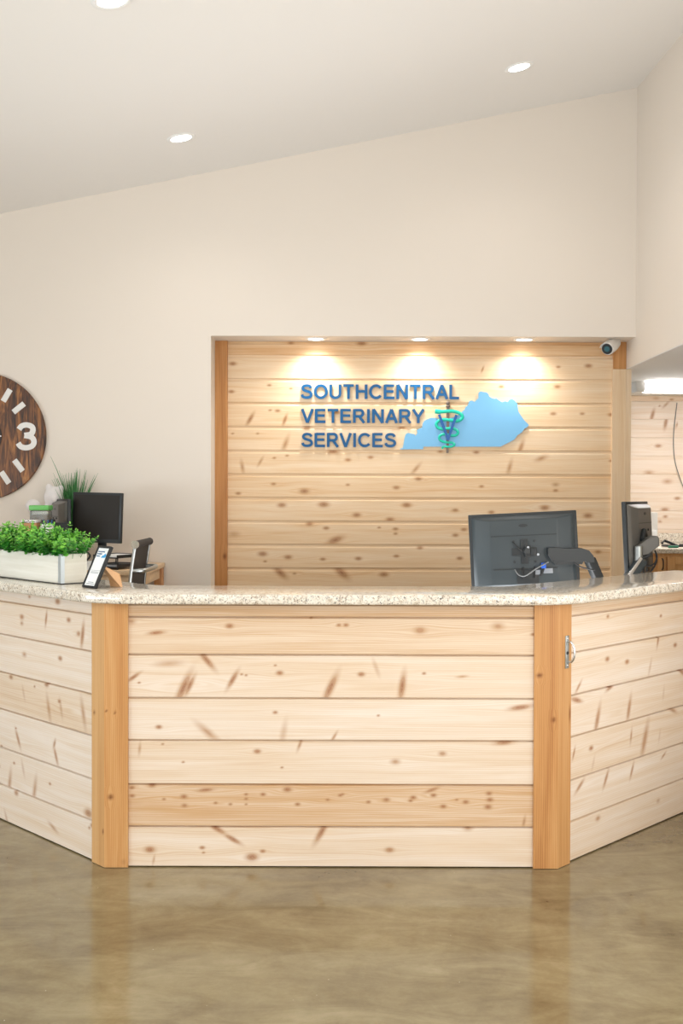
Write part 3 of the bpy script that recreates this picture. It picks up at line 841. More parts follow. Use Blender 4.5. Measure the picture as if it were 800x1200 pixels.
def bar(name, a, b, w0, w1, Y, d, mat, parent):
    p,q = spt([a,b],500,460,13.33,Y)
    t = (q-p).normalized(); nn = Vector((t.z,0,-t.x))
    return plate(name, [p+nn*w0, q+nn*w1, q-nn*w1, p-nn*w0], Y, d, mat, parent)
bar('staff', (330,170), (320,945), .0105, .008, SG-.010, .008, M['staff'], sign)
k1,k2 = spt([(330,165),(330,215)],500,460,13.33,SG-.014)
mb = MB(); mb.ball(k1,(.014,.008,.014)); mb.ball(k2,(.016,.008,.010)); mb.build('finial', M['staff'], sign)
bar('letter_bar', (190,345), (335,745), .0085, .0085, SG-.022, .008, M['vblue'], sign)
bar('letter_bar', (460,350), (325,745), .0085, .0085, SG-.0225, .008, M['vblue'], sign)

# ================================================================== SECURITY CAMERA
cf = P(711,409,YN-.20)
cb = P(721,401.5,YN-.10)
sc = empty('security_camera', P(721,398,YN-.12), 0, 'small white bullet security camera in the top right corner of the board wall', 'camera')
ax = (cb-cf).normalized()
body = MB(); body.tube([cf+ax*.004, cf+ax*.012, cf+ax*.085, cb+ax*.0],[.042,.046,.046,.038],24); body.build('body', M['white'], sc)
lens = MB(); lens.tube([cf-ax*.002, cf+ax*.01],[.037,.037],24); lens.build('lens_plate', M['black'], sc)
MB().tube([cf-ax*.006, cf],[.018,.022],20).build('lens', M['lensglass'], sc)
up = Vector((0,0,1)); vis = MB(); 
sd = ax.cross(up).normalized(); upn = sd.cross(ax).normalized()
arc = [cf-ax*.012 + sd*math.cos(a)*.048 + upn*math.sin(a)*.048 for a in [PI*(.1+.8*k/12) for k in range(13)]]
arc2 = [p+ax*.07 for p in arc]; arci = [p - (p-(cf-ax*.012)).normalized()*.003 for p in arc]; arci2=[p+ax*.07 for p in arci]
n_=13; vv = arc+arc2+arci+arci2
fs=[]
for i in range(n_-1):
    fs += [(i,i+1,n_+i+1,n_+i),(2*n_+i,3*n_+i,3*n_+i+1,2*n_+i+1),(i,2*n_+i,2*n_+i+1,i+1),(n_+i,n_+i+1,3*n_+i+1,3*n_+i)]
vis.add(vv,fs,True); vis.build('sun_shield', M['white'], sc)
top = Vector((cb.x, cb.y, ZS))
MB().tube([cb+Vector((0,0,.01)), Vector((cb.x,cb.y,ZS-.008))],.014,14).build('bracket', M['white'], sc)
MB().tube([top+Vector((0,0,-.010)), top],.035,20).build('mounting_plate', M['white'], sc)
MB().tube([cb+Vector((.0,.01,-.03)), cb+Vector((-.02,.05,-.075)), cb+Vector((-.045,.085,-.06)),cb+Vector((-.03,.09,-.03))],.006,8).build('cable', M['desk_leg'], sc)

# ================================================================== CLOCK
cc = P(-19.5, 511.5, YD)
rk = (P(54.8,511.5,YD).x - cc.x)
ck = empty('wall_clock', (cc.x, YD, cc.z), 0, 'large round rustic brown wooden wall clock with white numerals and bars on cream wall', 'clock')
XZ = Matrix(((1,0,0,cc.x),(0,0,-1,YD),(0,1,0,cc.z),(0,0,0,1)))   # local xy -> wall, z -> out of the wall
disc = MB(); disc.lathe([(0,.0005),(rk-.004,.0005),(rk,.004),(rk,.026),(rk-.003,.030),(0,.030)], 96, XZ)
disc.build('face', M['clock'], ck)
MB().lathe([(0,.029),(.135,.029),(.135,.036),(.125,.040),(0,.040)], 48, XZ).build('hub', M['darkhub'], ck)
HB = {1:(29,-47.5,30.6), 2:(43,-33,51), 4:(42.6,34,143), 5:(27,48,146)}      # hand-cut bars sit a little unevenly
for hh in range(12):
    if hh % 3 == 0: continue
    a = PI/2 - hh*PI/6
    Mx = XZ @ Matrix.Rotation(a,4,'Z') @ Matrix.Translation((.318,0,0))
    if hh in HB:
        bxx, byy, ba = HB[hh]; Mx = XZ @ Matrix.Translation((bxx/172.5,-byy/172.5,0)) @ Matrix.Rotation(R(90-ba),4,'Z')
    MB().box((-.047,-.019,.029),(.047,.019,.033), Mx, .003).build('hour_bar', M['clockwhite'], ck)
def num(txt, cx, cz, h_):
    me = glyphs(txt, .10)
    co = np.empty(len(me.vertices)*3); me.vertices.foreach_get('co', co); co = co.reshape(-1,3)
    lo, hi = co.min(0), co.max(0); s_ = h_/(hi[1]-lo[1])
    out = np.empty_like(co)
    out[:,0] = cc.x+cx+(co[:,0]-(lo[0]+hi[0])/2)*s_*1.02
    out[:,2] = cc.z+cz+(co[:,1]-(lo[1]+hi[1])/2)*s_
    out[:,1] = YD-.029-.004*(co[:,2]-lo[2])/(hi[2]-lo[2])
    me.vertices.foreach_set('co', out.reshape(-1)); me.update(); me.materials.clear(); me.name = 'numeral'
    link_mesh('numeral', me, M['clockwhite'], ck, True)
num('3', .300, 0, .190); num('12', 0, .310, .19); num('6', 0, -.310, .19); num('9', -.300, 0, .19)
for a,ln in ((R(160),.30),(R(205),.2)):
    Mx = XZ @ Matrix.Rotation(a,4,'Z')
    MB().prism([(-.03,-.008),(ln,-.004),(ln+.02,0),(ln,.004),(-.03,.008)],.041,.044,Mx).build('hand', M['black'], ck)
MB().ball((.128,0,.040),(.008,.008,.005),10,XZ).build('screw', M['chrome'], ck)

# ================================================================== MONITORS
def monitor(name, loc, rz, w, h_, label, tilt=0, roll=0, stand=None, group=None, backmat='slate', panel=True):
    """local frame: screen faces -y, centre of screen at origin of the tilt; loc = centre of the screen"""
    e = empty(name, loc, rz, label, 'computer monitor', group)
    L = Matrix.Translation(Vector(loc)) @ Matrix.Rotation(rz,4,'Z') @ Matrix.Rotation(roll,4,'Y') @ Matrix.Rotation(tilt,4,'X')
    hw, hh = w/2, h_/2
    MB().box((-hw,-.012,-hh),(hw,.010,hh), L, .004).build('bezel', M['black'], e)
    MB().box((-hw+.016,-.0135,-hh+.024),(hw-.016,-.0118,hh-.016), L).build('screen', M['screen'], e)
    MB().box((-.012,-.0132,-hh+.008),(.012,-.0118,-hh+.016), L).build('badge', M['steel'], e)
    # tapered housing on the back
    bx0, bz0, bz1 = hw-.012, -hh+.012, hh-.012
    ix, iz0, iz1 = hw-.10, -hh+.03, hh-.035
    d0, d1 = .0101, .048
    vs = [(-bx0,d0,bz0),(bx0,d0,bz0),(bx0,d0,bz1),(-bx0,d0,bz1),
          (-bx0+.02,d0+.018,bz0+.012),(bx0-.02,d0+.018,bz0+.012),(bx0-.02,d0+.018,bz1-.012),(-bx0+.02,d0+.018,bz1-.012),
          (-ix,d1,iz0),(ix,d1,iz0),(ix,d1,iz1),(-ix,d1,iz1)]
    fs = [(0,4,5,1)[::-1],(1,5,6,2)[::-1],(2,6,7,3)[::-1],(3,7,4,0)[::-1],(4,8,9,5)[::-1],(5,9,10,6)[::-1],(6,10,11,7)[::-1],(7,11,8,4)[::-1],(8,11,10,9),(0,1,2,3)]
    hb = MB(); hb.add(vs, [f[::-1] for f in fs], False, L)
    o = hb.build('back_housing', M[backmat], e)
    bm = bmesh.new(); bm.from_mesh(o.data); bmesh.ops.recalc_face_normals(bm, faces=bm.faces)
    bmesh.ops.bevel(bm, geom=[x for x in bm.edges], offset=.006, segments=2, profile=.5, affect='EDGES')
    for f in bm.faces: f.smooth = True
    bm.to_mesh(o.data); bm.free(); o.data.set_sharp_from_angle(angle=R(50))
    # seam, emblem, recessed socket bay, screw bosses
    MB().box((-ix+.004,d1-.002,iz1-.080),(ix-.004,d1+.0012,iz1-.076), L).build('seam', M['black'], e)
    MB().lathe([(0,0),(.022,0),(.022,.0015),(0,.0015)],24,L@Matrix.Translation((0,d1-.0002,iz1-.03))@Matrix.Rotation(-PI/2,4,'X')@Matrix.Scale(.35,4,(0,1,0))).build('emblem', M['black'], e)
    MB().box((-ix+.01,d1-.002,iz0+.075),(ix-.01,d1+.0012,iz0+.080), L).build('seam', M['black'], e)
    MB().box((-ix+.10,d1-.001,iz0+.004),(ix-.12,d1+.004,iz0+.072), L, .002).build('socket_bay', M['black'], e)
    for sx in (-.05,.05):
        for sz in (-.05,.05):
            MB().tube([L@Vector((sx,d1-.001,sz)), L@Vector((sx,d1+.005,sz))],.006,10).build('screw', M['black'], e)
    if stand is not None:     # desk height
        c_ = Matrix.Translation((loc[0],loc[1],0)) @ Matrix.Rotation(rz,4,'Z')
        MB().box((-.03,.042,stand+.01),(.03,.058,loc[2]+.02), c_, .004).build('stand', M['black'], e)
        MB().lathe([(0,stand),(.085,stand),(.085,stand+.008),(.075,stand+.014),(0,stand+.014)],36,c_@Matrix.Translation((0,.03,0))).build('foot', M['black'], e)
    return e, L, d1

# big monitor seen from behind on the desk -----------------------------------
YM = 5.22
mc = P(613.5, 646.5, YM)
m1, L1, D1 = monitor('computer_monitor', (mc.x, mc.y, mc.z), PI+R(-6), .524, .383, 'large dark grey monitor seen from behind above the right half of the granite counter', tilt=R(4), roll=R(3.0))
L1b = L1
def onb(x, z, d=0): return L1b @ Vector((-x, D1+d, z))      # x to the viewer's right
lab = MB(); 
for (x,z,w_,h_) in ((.055,-.103,.030,.022),(.108,-.098,.045,.024)):
    lab.box((-x-w_/2,D1+.004,z-h_/2),(-x+w_/2,D1+.0052,z+h_/2), L1b)
lab.build('sticker', M['ink'], m1)
pl_ = MB(); pl_.box((-.098,D1+.004,-.085),(-.076,D1+.03,-.058), L1b, .003); pl_.build('blue_plug', M['blueplug'], m1)
MB().tube([onb(.087,-.08,.02), onb(.08,-.10,.025), onb(.07,-.12,.02)],.006,8).build('plug_lead', M['cable'], m1)
def smooth(pts, n=6):
    pts = [Vector(p) for p in pts]; out=[]
    for i in range(len(pts)-1):
        p0 = pts[max(i-1,0)]; p1 = pts[i]; p2 = pts[i+1]; p3 = pts[min(i+2,len(pts)-1)]
        for k in range(n):
            t = k/n; out.append(.5*((2*p1)+(p2-p0)*t+(2*p0-5*p1+4*p2-p3)*t*t+(3*p1-p0-3*p2+p3)*t**3))
    out.append(pts[-1]); return out
MB().tube(smooth([onb(.11,-.055,.03),onb(.05,-.085,.035),onb(-.005,-.118,.03),onb(-.035,-.11,.015),onb(-.05,-.085,.005)]),.0032,8).build('cable', M['greycable'], m1)
for x in (-.01,.045): MB().tube([onb(x,-.075,.006),onb(x-.004,-.13,.010)],.004,8).build('cable', M['cable'], m1)
MB().tube(smooth([onb(-.055,.048,.008),onb(-.03,.02,.03),onb(-.01,.0,.045)]),.003,8).build('cable', M['cable'], m1)

# its arm
def pb(px, py, Y): return P(px, py, Y)
arm = empty('monitor_arm', (1.1,5.15,.75), 0, 'charcoal jointed monitor arm holding the big monitor seen from behind', 'monitor arm', None)
vp = L1b @ Vector((-.045, D1+.006, .0))
mb = MB(); mb.box((-.045-.055,D1+.0055,-.058),(-.045+.055+.04,D1+.010,.058), L1b, .003)
# mounting plate is cross shaped
mb = MB(); mb.box((-.06,D1+.0055,-.018),(.06,D1+.010,.018), L1b, .002); mb.box((-.018,D1+.0055,-.06),(.018,D1+.0102,.06), L1b, .002)
mb.build('mounting_plate', M['black'], arm)
kj = MB(); a_ = L1b@Vector((-.005,D1+.010,.005)); b_ = a_+Vector((0,-.055,0))
kj.tube([a_,b_],.014,16); kj.box((-.03,D1+.012,-.028),(.0,D1+.05,.028),L1b,.004); kj.box((-.055,D1+.03,-.022),(-.025,D1+.06,.012),L1b,.004)
kj.build('tilt_head', M['black'], arm)
MB().tube([L1b@Vector((-.015,D1+.05,.018)),L1b@Vector((-.015,D1+.058,.018))],.006,12).build('bolt', M['chrome'], arm)
MB().tube([L1b@Vector((-.06,D1+.055,-.018)),L1b@Vector((-.06,D1+.066,-.018))],.006,12).build('bolt', M['chrome'], arm)
YA = 5.12
# upper arm: rounded beam
pts = [(641,642),(652,641.5),(662,642.5),(680,642),(689,645),(694,651),(695.5,659),(686,659),(684,657.5),(660,657.5),(645,657),(641,650)]
wp_ = [P(a,b,YA) for a,b in pts]
ub = MB(); ub.prism([(p.x,p.z) for p in wp_], -.022, .022, Matrix(((1,0,0,0),(0,0,-1,YA+.0),(0,1,0,0),(0,0,0,1))))
o = ub.build('upper_beam', M['black'], arm)
md = o.modifiers.new('b','BEVEL'); md.width=.006; md.segments=3; md.limit_method='ANGLE'; md.angle_limit=R(30)
pts = [(646,657.5),(683,657.6),(681,661),(650,661.5)]
MB().prism([(P(a,b,YA).x,P(a,b,YA).z) for a,b in pts], -.015, .015, Matrix(((1,0,0,0),(0,0,-1,YA),(0,1,0,0),(0,0,0,1)))).build('cable_clip', M['black'], arm)
j0 = P(690.5,655,YA); j1 = P(703,684,YA+.03); 
lb = MB(); dd = (j1-j0).normalized(); j2 = j0+dd*.46
Bm = Matrix.Translation(j0) @ dd.to_track_quat('Z','Y').to_matrix().to_4x4()
lb = MB(); lb.box((-.020,-.024,.0),(.020,.024,(j2-j0).length), Bm, .006); lb.build('lower_beam', M['black'], arm)
bz = .75
MB().tube([Vector((j2.x,j2.y,bz+.02)),Vector((j2.x,j2.y,j2.z+.03))],.022,20).build('post', M['black'], arm)
MB().box((j2.x-.06,j2.y-.05,bz),(j2.x+.06,j2.y+.05,bz+.02),None,.004).build('desk_clamp', M['black'], arm)
MB().tube(smooth([P(672,659,YA-.03),P(680,664,YA-.03),P(690,667,YA-.03),P(697,668,YA-.03)]),.003,8).build('cable', M['cable'], arm)

# right-hand monitor, nearly edge on ------------------------------------------
YQ = 5.58
qc = P(747, 628, YQ)
m2, L2, _ = monitor('computer_monitor', (qc.x-.005, qc.y+.0, qc.z-.02), R(241), .48, .40, 'black monitor turned nearly edge on at the right, beside the wooden post', tilt=R(3), backmat='taupe')
arm2 = empty('monitor_arm', (1.35,5.5,.75), 0, 'grey jointed monitor arm reaching up from behind the right counter wing', 'monitor arm')
YB = 5.43
def seg(a, b, w, d, name, mat, par, bev=.006):
    dd = (b-a).normalized(); m_ = Matrix.Translation(a) @ dd.to_track_quat('Z','Y').to_matrix().to_4x4()
    return MB().box((-d/2,-w/2,0),(d/2,w/2,(b-a).length), m_, bev).build(name, mat, par)
cen = L2@Vector((0,D1+.005,0))
s_a = P(745,644,YB-.06); s_b = P(768,632,YB+.12)
pts = [(743,640),(757,630),(768,627.5),(769.5,631),(770,639),(757,649),(744,652)]
w2 = [P(a,b,YB) for a,b in pts]
o = MB().prism([(p.x,p.z) for p in w2], -.045, .045, Matrix(((1,0,0,0),(0,0,-1,YB),(0,1,0,0),(0,0,0,1)))).build('upper_beam', M['taupe'], arm2)
md = o.modifiers.new('b','BEVEL'); md.width=.007; md.segments=3; md.limit_method='ANGLE'; md.angle_limit=R(30)
MB().tube([P(752.5,633,YB),P(754,622,YB+.05), cen],.013,12).build('tilt_head', M['black'], arm2)
MB().tube([P(748,640,YB-.055),P(748,657,YB-.055)],.021,18).build('elbow', M['steel'], arm2)
a2 = P(752,655,YB-.05); b2 = P(728,690,YB-.08); dd=(b2-a2).normalized(); e2 = a2+dd*.42
seg(a2, e2, .052, .05, 'lower_beam', M['slate'], arm2)
seg(a2+Vector((-.012,-.030,.008)), a2+Vector((-.012,-.030,.008))+dd*.36, .018, .012, 'chrome_rail', M['chrome'], arm2, .003)
MB().tube([Vector((e2.x,e2.y,.76)),Vector((e2.x,e2.y,e2.z+.03))],.022,20).build('post', M['black'], arm2)
MB().box((e2.x-.05,e2.y-.05,.75),(e2.x+.05,e2.y+.05,.77),None,.004).build('desk_clamp', M['black'], arm2)
MB().tube(smooth([P(767,645,YB),P(769.5,652,YB),P(767,660,YB),P(760,663.5,YB),P(753,662,YB)]),.0042,8).build('cable', M['cable'], arm2)
MB().tube(smooth([P(768,647,YB+.02),P(769,658,YB+.02),P(763,669,YB+.02),P(756,676,YB+.02)]),.004,8).build('cable', M['cable'], arm2)
MB().tube(smooth([P(754,655,YB),P(754,665,YB),P(753.5,674,YB)]),.004,8).build('cable', M['cable'], arm2)
MB().tube(smooth([P(752,654,YB-.03),P(758,652,YB-.03),P(762,648,YB-.03)]),.010,8).build('knuckle', M['black'], arm2)

# ================================================================== PLANTER ON THE LEFT WING
pc = Pz(71.5, 685, ZT)                # near right-hand bottom corner
dl = Vector((-s2, s2, 0))             # runs away to the left
p2 = Pz(0, 676.3, ZT); dl = (p2-pc); dl.z = 0; dl.normalize()
dn = Vector((-dl.y, dl.x, 0)); dn = dn if dn.y > 0 else -dn
PLN, PW, PH = .78, .125, .128
ex = -dl
Pm = Matrix((( ex.x, dn.x, 0, pc.x),(ex.y, dn.y, 0, pc.y),(0,0,1,ZT),(0,0,0,1)))     # local x: towards the corner (ends at 0), y: inwards
po = empty('planter', Pm@Vector((-PLN/2,PW/2,0)), 0, 'whitewashed wooden trough planter of bright green boxwood on the left counter wing', 'planter')
bx = MB()
bx.box((-PLN,0,.002),(0,.012,PH),Pm,.0015); bx.box((-PLN,PW-.012,.002),(0,PW,PH),Pm,.0015)
bx.box((-PLN,.012,.002),(-PLN+.012,PW-.012,PH),Pm,.0015); bx.box((-.012,.012,.002),(0,PW-.012,PH),Pm,.0015)
bx.box((-PLN+.012,.012,.002),(-.012,PW-.012,PH-.03),Pm)
bx.build('box', M['planter'], po)
MB().box((-PLN-.002,-.002,0),(.002,PW+.002,.004),Pm).build('base_edge', M['cable'], po)
st = MB(); st.prism([(-.022,-.0015),(.0015,-.0015),(.0015,.016),(.0002,.016),(.0002,-.0002),(-.022,-.0002)], .004, PH+.0005, Pm); st.build('corner_strip', M['galv'], po)
# foliage: sprigs carrying paired round leaves
rng = random.Random(5)
V=[];Fc=[];LV=[]
def add_leaf(c, d, n, s, lv):
    d = d.normalized(); n = (n-d*n.dot(d)).normalized(); w = d.cross(n)
    b = len(V)
    V.extend([c, c+d*s*.35+w*s*.54+n*s*.10, c+d*s*.8+w*s*.52+n*s*.08, c+d*s*1.08, c+d*s*.8-w*s*.52+n*s*.08, c+d*s*.35-w*s*.54+n*s*.10, c+d*s*.55])
    Fc.extend([(b,b+1,b+6),(b+1,b+2,b+6),(b+2,b+3,b+6),(b+3,b+4,b+6),(b+4,b+5,b+6),(b+5,b,b+6)])
    LV.extend([lv]*7)
stems = MB()
for i in range(300):
    x = -rng.uniform(-.005, PLN-.005); yy = rng.uniform(.006, PW-.006)
    base = Pm@Vector((x, yy, PH-.02))
    side_ = (yy/PW-.5)*2
    lean = Vector((rng.uniform(-.35,.35), side_*.75+rng.uniform(-.25,.25), 1))
    if x > -.06: lean.x += .55
    ln = rng.uniform(.085,.150)*(1-.22*abs(side_))
    dirw = (Pm.to_3x3()@lean).normalized()
    tip = base+dirw*ln
    if i % 2 == 0: stems.tube([base,(base+tip)/2+Vector((rng.uniform(-.004,.004),0,0)),tip],.0012,4)
    nl = 9
    for k in range(nl):
        t = (k+.5)/nl
        if t < .25: continue
        c = base+dirw*ln*t
        a = rng.uniform(0,2*PI)
        o1 = dirw.orthogonal().normalized(); o2 = dirw.cross(o1)
        for q in (0,PI):
            dd = o1*math.cos(a+q)+o2*math.sin(a+q)+dirw*rng.uniform(.1,.8)
            add_leaf(c, dd, dirw+Vector((0,0,.4)), rng.uniform(.015,.024)*(1.05-.3*t), min(1,max(0,.15+.65*t+rng.uniform(-.2,.25))))
    add_leaf(tip, dirw, o1, .012, .9)
# drooping sprigs over the front edge
for i in range(46):
    x = -rng.uniform(0.0, PLN); base = Pm@Vector((x, rng.uniform(-.004,.010), PH-.004+rng.uniform(0,.02)))
    for k in range(4):
        dd = Pm.to_3x3()@Vector((rng.uniform(-1,1), -rng.uniform(.4,1), rng.uniform(-.5,.5)))
        add_leaf(base+dd*.004, dd, Vector((0,-.4,1)), rng.uniform(.012,.018), rng.uniform(.2,.7))
me = bpy.data.meshes.new('foliage'); me.from_pydata([tuple(v) for v in V],[],Fc)
a = me.attributes.new('lv','FLOAT','POINT'); a.data.foreach_set('value', LV)
me.polygons.foreach_set('use_smooth',[True]*len(me.polygons))
link_mesh('foliage', me, M['leaf'], po, True)
stems.build('stems', M['leaf_grass'], po)

# ================================================================== FRAMED CARD
fb = Pz(102.5, 689.3, ZT)
fa = R(-46)                # facing down the left wing
FW, FH, FT = .100, .188, .014
Fm = Matrix.Translation((fb.x,fb.y,ZT)) @ Matrix.Rotation(fa,4,'Z') @ Matrix.Rotation(R(-25),4,'X')
fe = empty('framed_card', (fb.x,fb.y,ZT), fa, 'small black framed notice card leaning on a wooden easel beside the planter', 'picture frame')
fm_ = MB()
bw = .009
z0 = .004
for (a,b) in (((-FW/2,0,z0),(-FW/2+bw,FT,FH)),((FW/2-bw,0,z0),(FW/2,FT,FH)),((-FW/2+bw,0,z0),(FW/2-bw,FT,z0+bw)),((-FW/2+bw,0,FH-bw),(FW/2-bw,FT,FH))): fm_.box(a,b,Fm,.0012)
fm_.box((-FW/2+.004,.008,z0+.004),(FW/2-.004,FT-.001,FH-.004),Fm)
fm_.build('frame', M['cable'], fe)
cdp = MB().box((-FW/2+bw,.004,z0+bw),(FW/2-bw,.0078,FH-bw),Fm).build('card', M['paper'], fe)
for (z_,w_) in ((.074,.060),(.068,.060),(.027,.040),(.020,.058),(.0795,.068)):
    MB().box((-w_/2,.0034,z_),(w_/2,.0041,z_+(.0025 if z_<.07 else .0012)),Fm).build('printed_line', M['ink'], cdp)
def card_text(txt, x0, z_, w_, h_, mat):
    me = glyphs(txt)
    co = np.empty(len(me.vertices)*3); me.vertices.foreach_get('co', co); co = co.reshape(-1,3)
    lo, hi = co.min(0), co.max(0); q = (co-lo)/(hi-lo)
    out = [Fm@Vector((x0+a*w_, .0041-.0008*c, z_+b*h_)) for a,b,c in q]
    me.vertices.foreach_set('co', np.array([tuple(v) for v in out]).reshape(-1)); me.update(); me.materials.clear(); me.name='printed_words'
    link_mesh('printed_words', me, mat, cdp, True)
card_text('SOUTHCENTRAL', -.036, .160, .052, .006, M['signblue'])
card_text('VETERINARY', -.036, .150, .036, .006, M['signblue'])
card_text('SERVICES', -.036, .140, .028, .006, M['signblue'])
ky = [((a-38)/670*.034+.002, .136+(385-b)/302*.020) for a,b in KY]
MB().prism(ky, .0, .0008, Fm @ Matrix(((1,0,0,0),(0,0,-1,.0041),(0,1,0,0),(0,0,0,1)))).build('printed_map', M['blueink'], cdp)
# easel leg: broad wooden strut behind
bt = Fm@Vector((.012,FT+.001,.105)); foot = Vector((fb.x,fb.y,ZT)) + Vector((.112,.058,0))
e1 = Vector((s2,-s2,0))*.022
lg = MB(); q = [bt-e1*.6, bt+e1*.6, foot+e1*.8+Vector((0,0,.001)), foot-e1*.8+Vector((0,0,.001))]
kk = (bt*.45+foot*.55)+Vector((.016,.016,.014))
q = [bt-e1*.5, bt+e1*.5, kk+e1, foot+e1+Vector((0,0,.001)), foot-e1+Vector((-.02,0,.001)), kk-e1-Vector((.012,.012,.02))]
nn = Vector((s2,s2,0))*.008
lg.add(q+[p+nn for p in q], [(0,1,2,3,4,5),(11,10,9,8,7,6)]+[(i,(i+6),(i+1)%6+6,(i+1)%6) for i in range(6)])
o = lg.build('easel_leg', M['easel'], fe)

# ================================================================== BACK-LEFT DESK
ZD = .99
YDf = 6.45
XE = -1.195
td = empty('raised_desk', (-2.2,6.85,0), 0, 'pale wooden standing-height desk against the cream wall at the left', 'desk')
MB().box((-4.2,YDf,ZD-.03),(XE,YD-.004,ZD),None,.003).build('desk_top', M['desk_wood'], td)
MB().box((-4.15,YDf+.02,ZD-.12),(XE-.03,YDf+.045,ZD-.031),None,.002).build('apron', M['desk_wood'], td)
MB().box((XE-.045,YDf+.05,ZD-.10),(XE-.02,YD-.10,ZD-.031),None,.002).build('apron', M['desk_wood'], td)
for (x,y) in ((XE-.06,YD-.09),(XE-.10,YDf+.05),(-4.1,YDf+.05),(-4.1,YD-.09)):
    MB().box((x,y,0),(x+.055,y+.07,ZD-.031),None,.003).build('leg', M['desk_leg'], td)
MB().box((-4.05,YDf+.10,.25),(XE-.12,YD-.1,.28)).build('shelf', M['desk_wood'], td)

YM3 = 6.78
c3 = P(114.3, 606.5, YM3)
monitor('computer_monitor', (c3.x,c3.y,c3.z), R(12.5-35), .372, .318, 'square black screen monitor facing out on the desk at the left', tilt=R(-2), roll=R(1), stand=ZD)
c4 = P(74, 618, 6.95)
monitor('computer_monitor', (c4.x-.005,c4.y,c4.z+.01), R(117), .40, .35, 'black monitor turned edge on behind the square black screen', stand=ZD, backmat='taupe')

# potted grass behind the monitors
gb = P(86, 640, 7.12); gz = ZD
gp = empty('potted_grass', (gb.x,gb.y,gz), 0, 'tall spiky green grass plant standing behind the left monitors', 'plant')
MB().lathe([(0,gz),(.055,gz),(.07,gz+.12),(.066,gz+.12),(.06,gz+.10),(0,gz+.10)],28,Matrix.Translation((gb.x,gb.y,0))).build('pot', M['white'], gp)
rg = random.Random(9); V=[];Fc=[]
for i in range(95):
    a = rg.uniform(0,2*PI); sp = rg.uniform(.0,.15)
    b0 = Vector((gb.x+math.cos(a)*.035*rg.random(), gb.y+math.sin(a)*.035*rg.random(), gz+.10))
    H_ = rg.uniform(.42,.62)*(1-.5*sp); out = Vector((math.cos(a),math.sin(a)*.6,0))
    if i == 0: out = Vector((-1,0,0)); H_=.70; sp=.15
    n0 = len(V); w = .0065
    wd = Vector((math.cos(a+PI/2),math.sin(a+PI/2),0)); wd = Vector((1,.2,0)) if abs(wd.x)<.4 else wd
    K_ = 6
    for k in range(K_+1):
        t = k/K_; c = b0+out*sp*t**1.8+Vector((0,0,H_*(t-.12*t*t)))
        ww = w*(1-t**1.6)+.0004
        V += [c-wd*ww, c+wd*ww+Vector((0,-.002,0))]
    for k in range(K_): Fc.append((n0+2*k,n0+2*k+1,n0+2*k+3,n0+2*k+2))
me = bpy.data.meshes.new('blades'); me.from_pydata([tuple(v) for v in V],[],Fc)
o = link_mesh('blades', me, M['leaf_grass'], gp, True)
md = o.modifiers.new('s','SOLIDIFY'); md.thickness=.0012

# plush toy, jar, carton, cup, phone on the same desk
pp = P(54, 600, 7.10)
pe = MB()
zz = ZD
pe.ball((pp.x,pp.y,zz+.13),(.075,.06,.13)); pe.ball((pp.x+.045,pp.y,zz+.335),(.058,.05,.055)); pe.ball((pp.x+.02,pp.y,zz+.24),(.05,.045,.07))
pe.ball((pp.x+.085,pp.y-.0,zz+.375),(.018,.015,.024)); pe.ball((pp.x+.015,pp.y,zz+.38),(.018,.015,.024)); pe.ball((pp.x-.07,pp.y-.02,zz+.29),(.045,.03,.035))
pe.ball((pp.x-.03,pp.y-.02,zz+.25),(.04,.03,.03)); pe.ball((pp.x+.06,pp.y-.04,zz+.325),(.024,.022,.018)); pe.ball((pp.x-.05,pp.y-.05,zz+.035),(.035,.06,.033)); pe.ball((pp.x+.06,pp.y-.05,zz+.035),(.035,.06,.033))
o = pe.build('plush_toy', M['plush'], origin=(pp.x,pp.y,zz))
md = o.modifiers.new('r','REMESH'); md.mode='VOXEL'; md.voxel_size=.008; md.use_smooth_shade=True
o.scale=(1.15,1.0,1.32)
tag(o, 'soft white plush toy sitting on the left desk beside the grass plant', 'toy')
jp = Vector((P(48,600,6.72).x, 6.72, 0)); tz = P(48,593,6.72).z; bz_ = P(48,612.5,6.72).z
pedestal = bz_
cx_ = empty('snack_carton', (jp.x+.0,6.56,ZD), 0, 'tan carton with a black and white spotted top behind the planter', 'box')
q1 = P(28,613,6.55); q2 = P(44,613,6.55)
ztop = P(37,612.5,6.55).z
MB().box((q1.x,6.51,ZD),(q2.x,6.61,ztop),None,.003).build('carton', M['carton'], cx_)
dots = MB().box((q1.x-.002,6.505,ztop),(q2.x+.002,6.615,ztop+.018),None,.003).build('lid', M['white'], cx_)
dm = MB(); rr = random.Random(3)
for i in range(9):
    x = q1.x+.008+ (q2.x-q1.x-.016)*i/8; z_ = ztop+rr.uniform(.004,.014)
    dm.ball((x,6.504,z_),(.0035,.002,.003),8); dm.ball((x+rr.uniform(-.003,.003),6.51+rr.uniform(0,.1),ztop+.018),(.005,.006,.0015),8)
dm.build('spots', M['cable'], dots)
jx = P(48,600,6.70).x
je = empty('treat_jar', (jx,6.70,ZD), 0, 'clear jar of brown treats with a pale green lid behind the spotted carton', 'jar')
jz0, jz1 = ZD, P(49,598,6.70).z
MB().box((jx-.058,6.65,jz0),(jx+.058,6.75,jz1),None,.010).build('glass', M['jar'], je)
MB().box((jx-.052,6.656,jz0+.01),(jx+.052,6.744,jz1-.03),None,.008).build('treats', M['treats'], je)
MB().box((jx-.062,6.646,jz1),(jx+.062,6.754,jz1+.032),None,.006).build('lid', M['greenlid'], je)
cxp = P(55,615,6.53).x
ce = empty('white_cup', (cxp,6.53,ZD), 0, 'white cup with dark pens beside the treat jar', 'cup')
cz = P(55,614,6.53).z
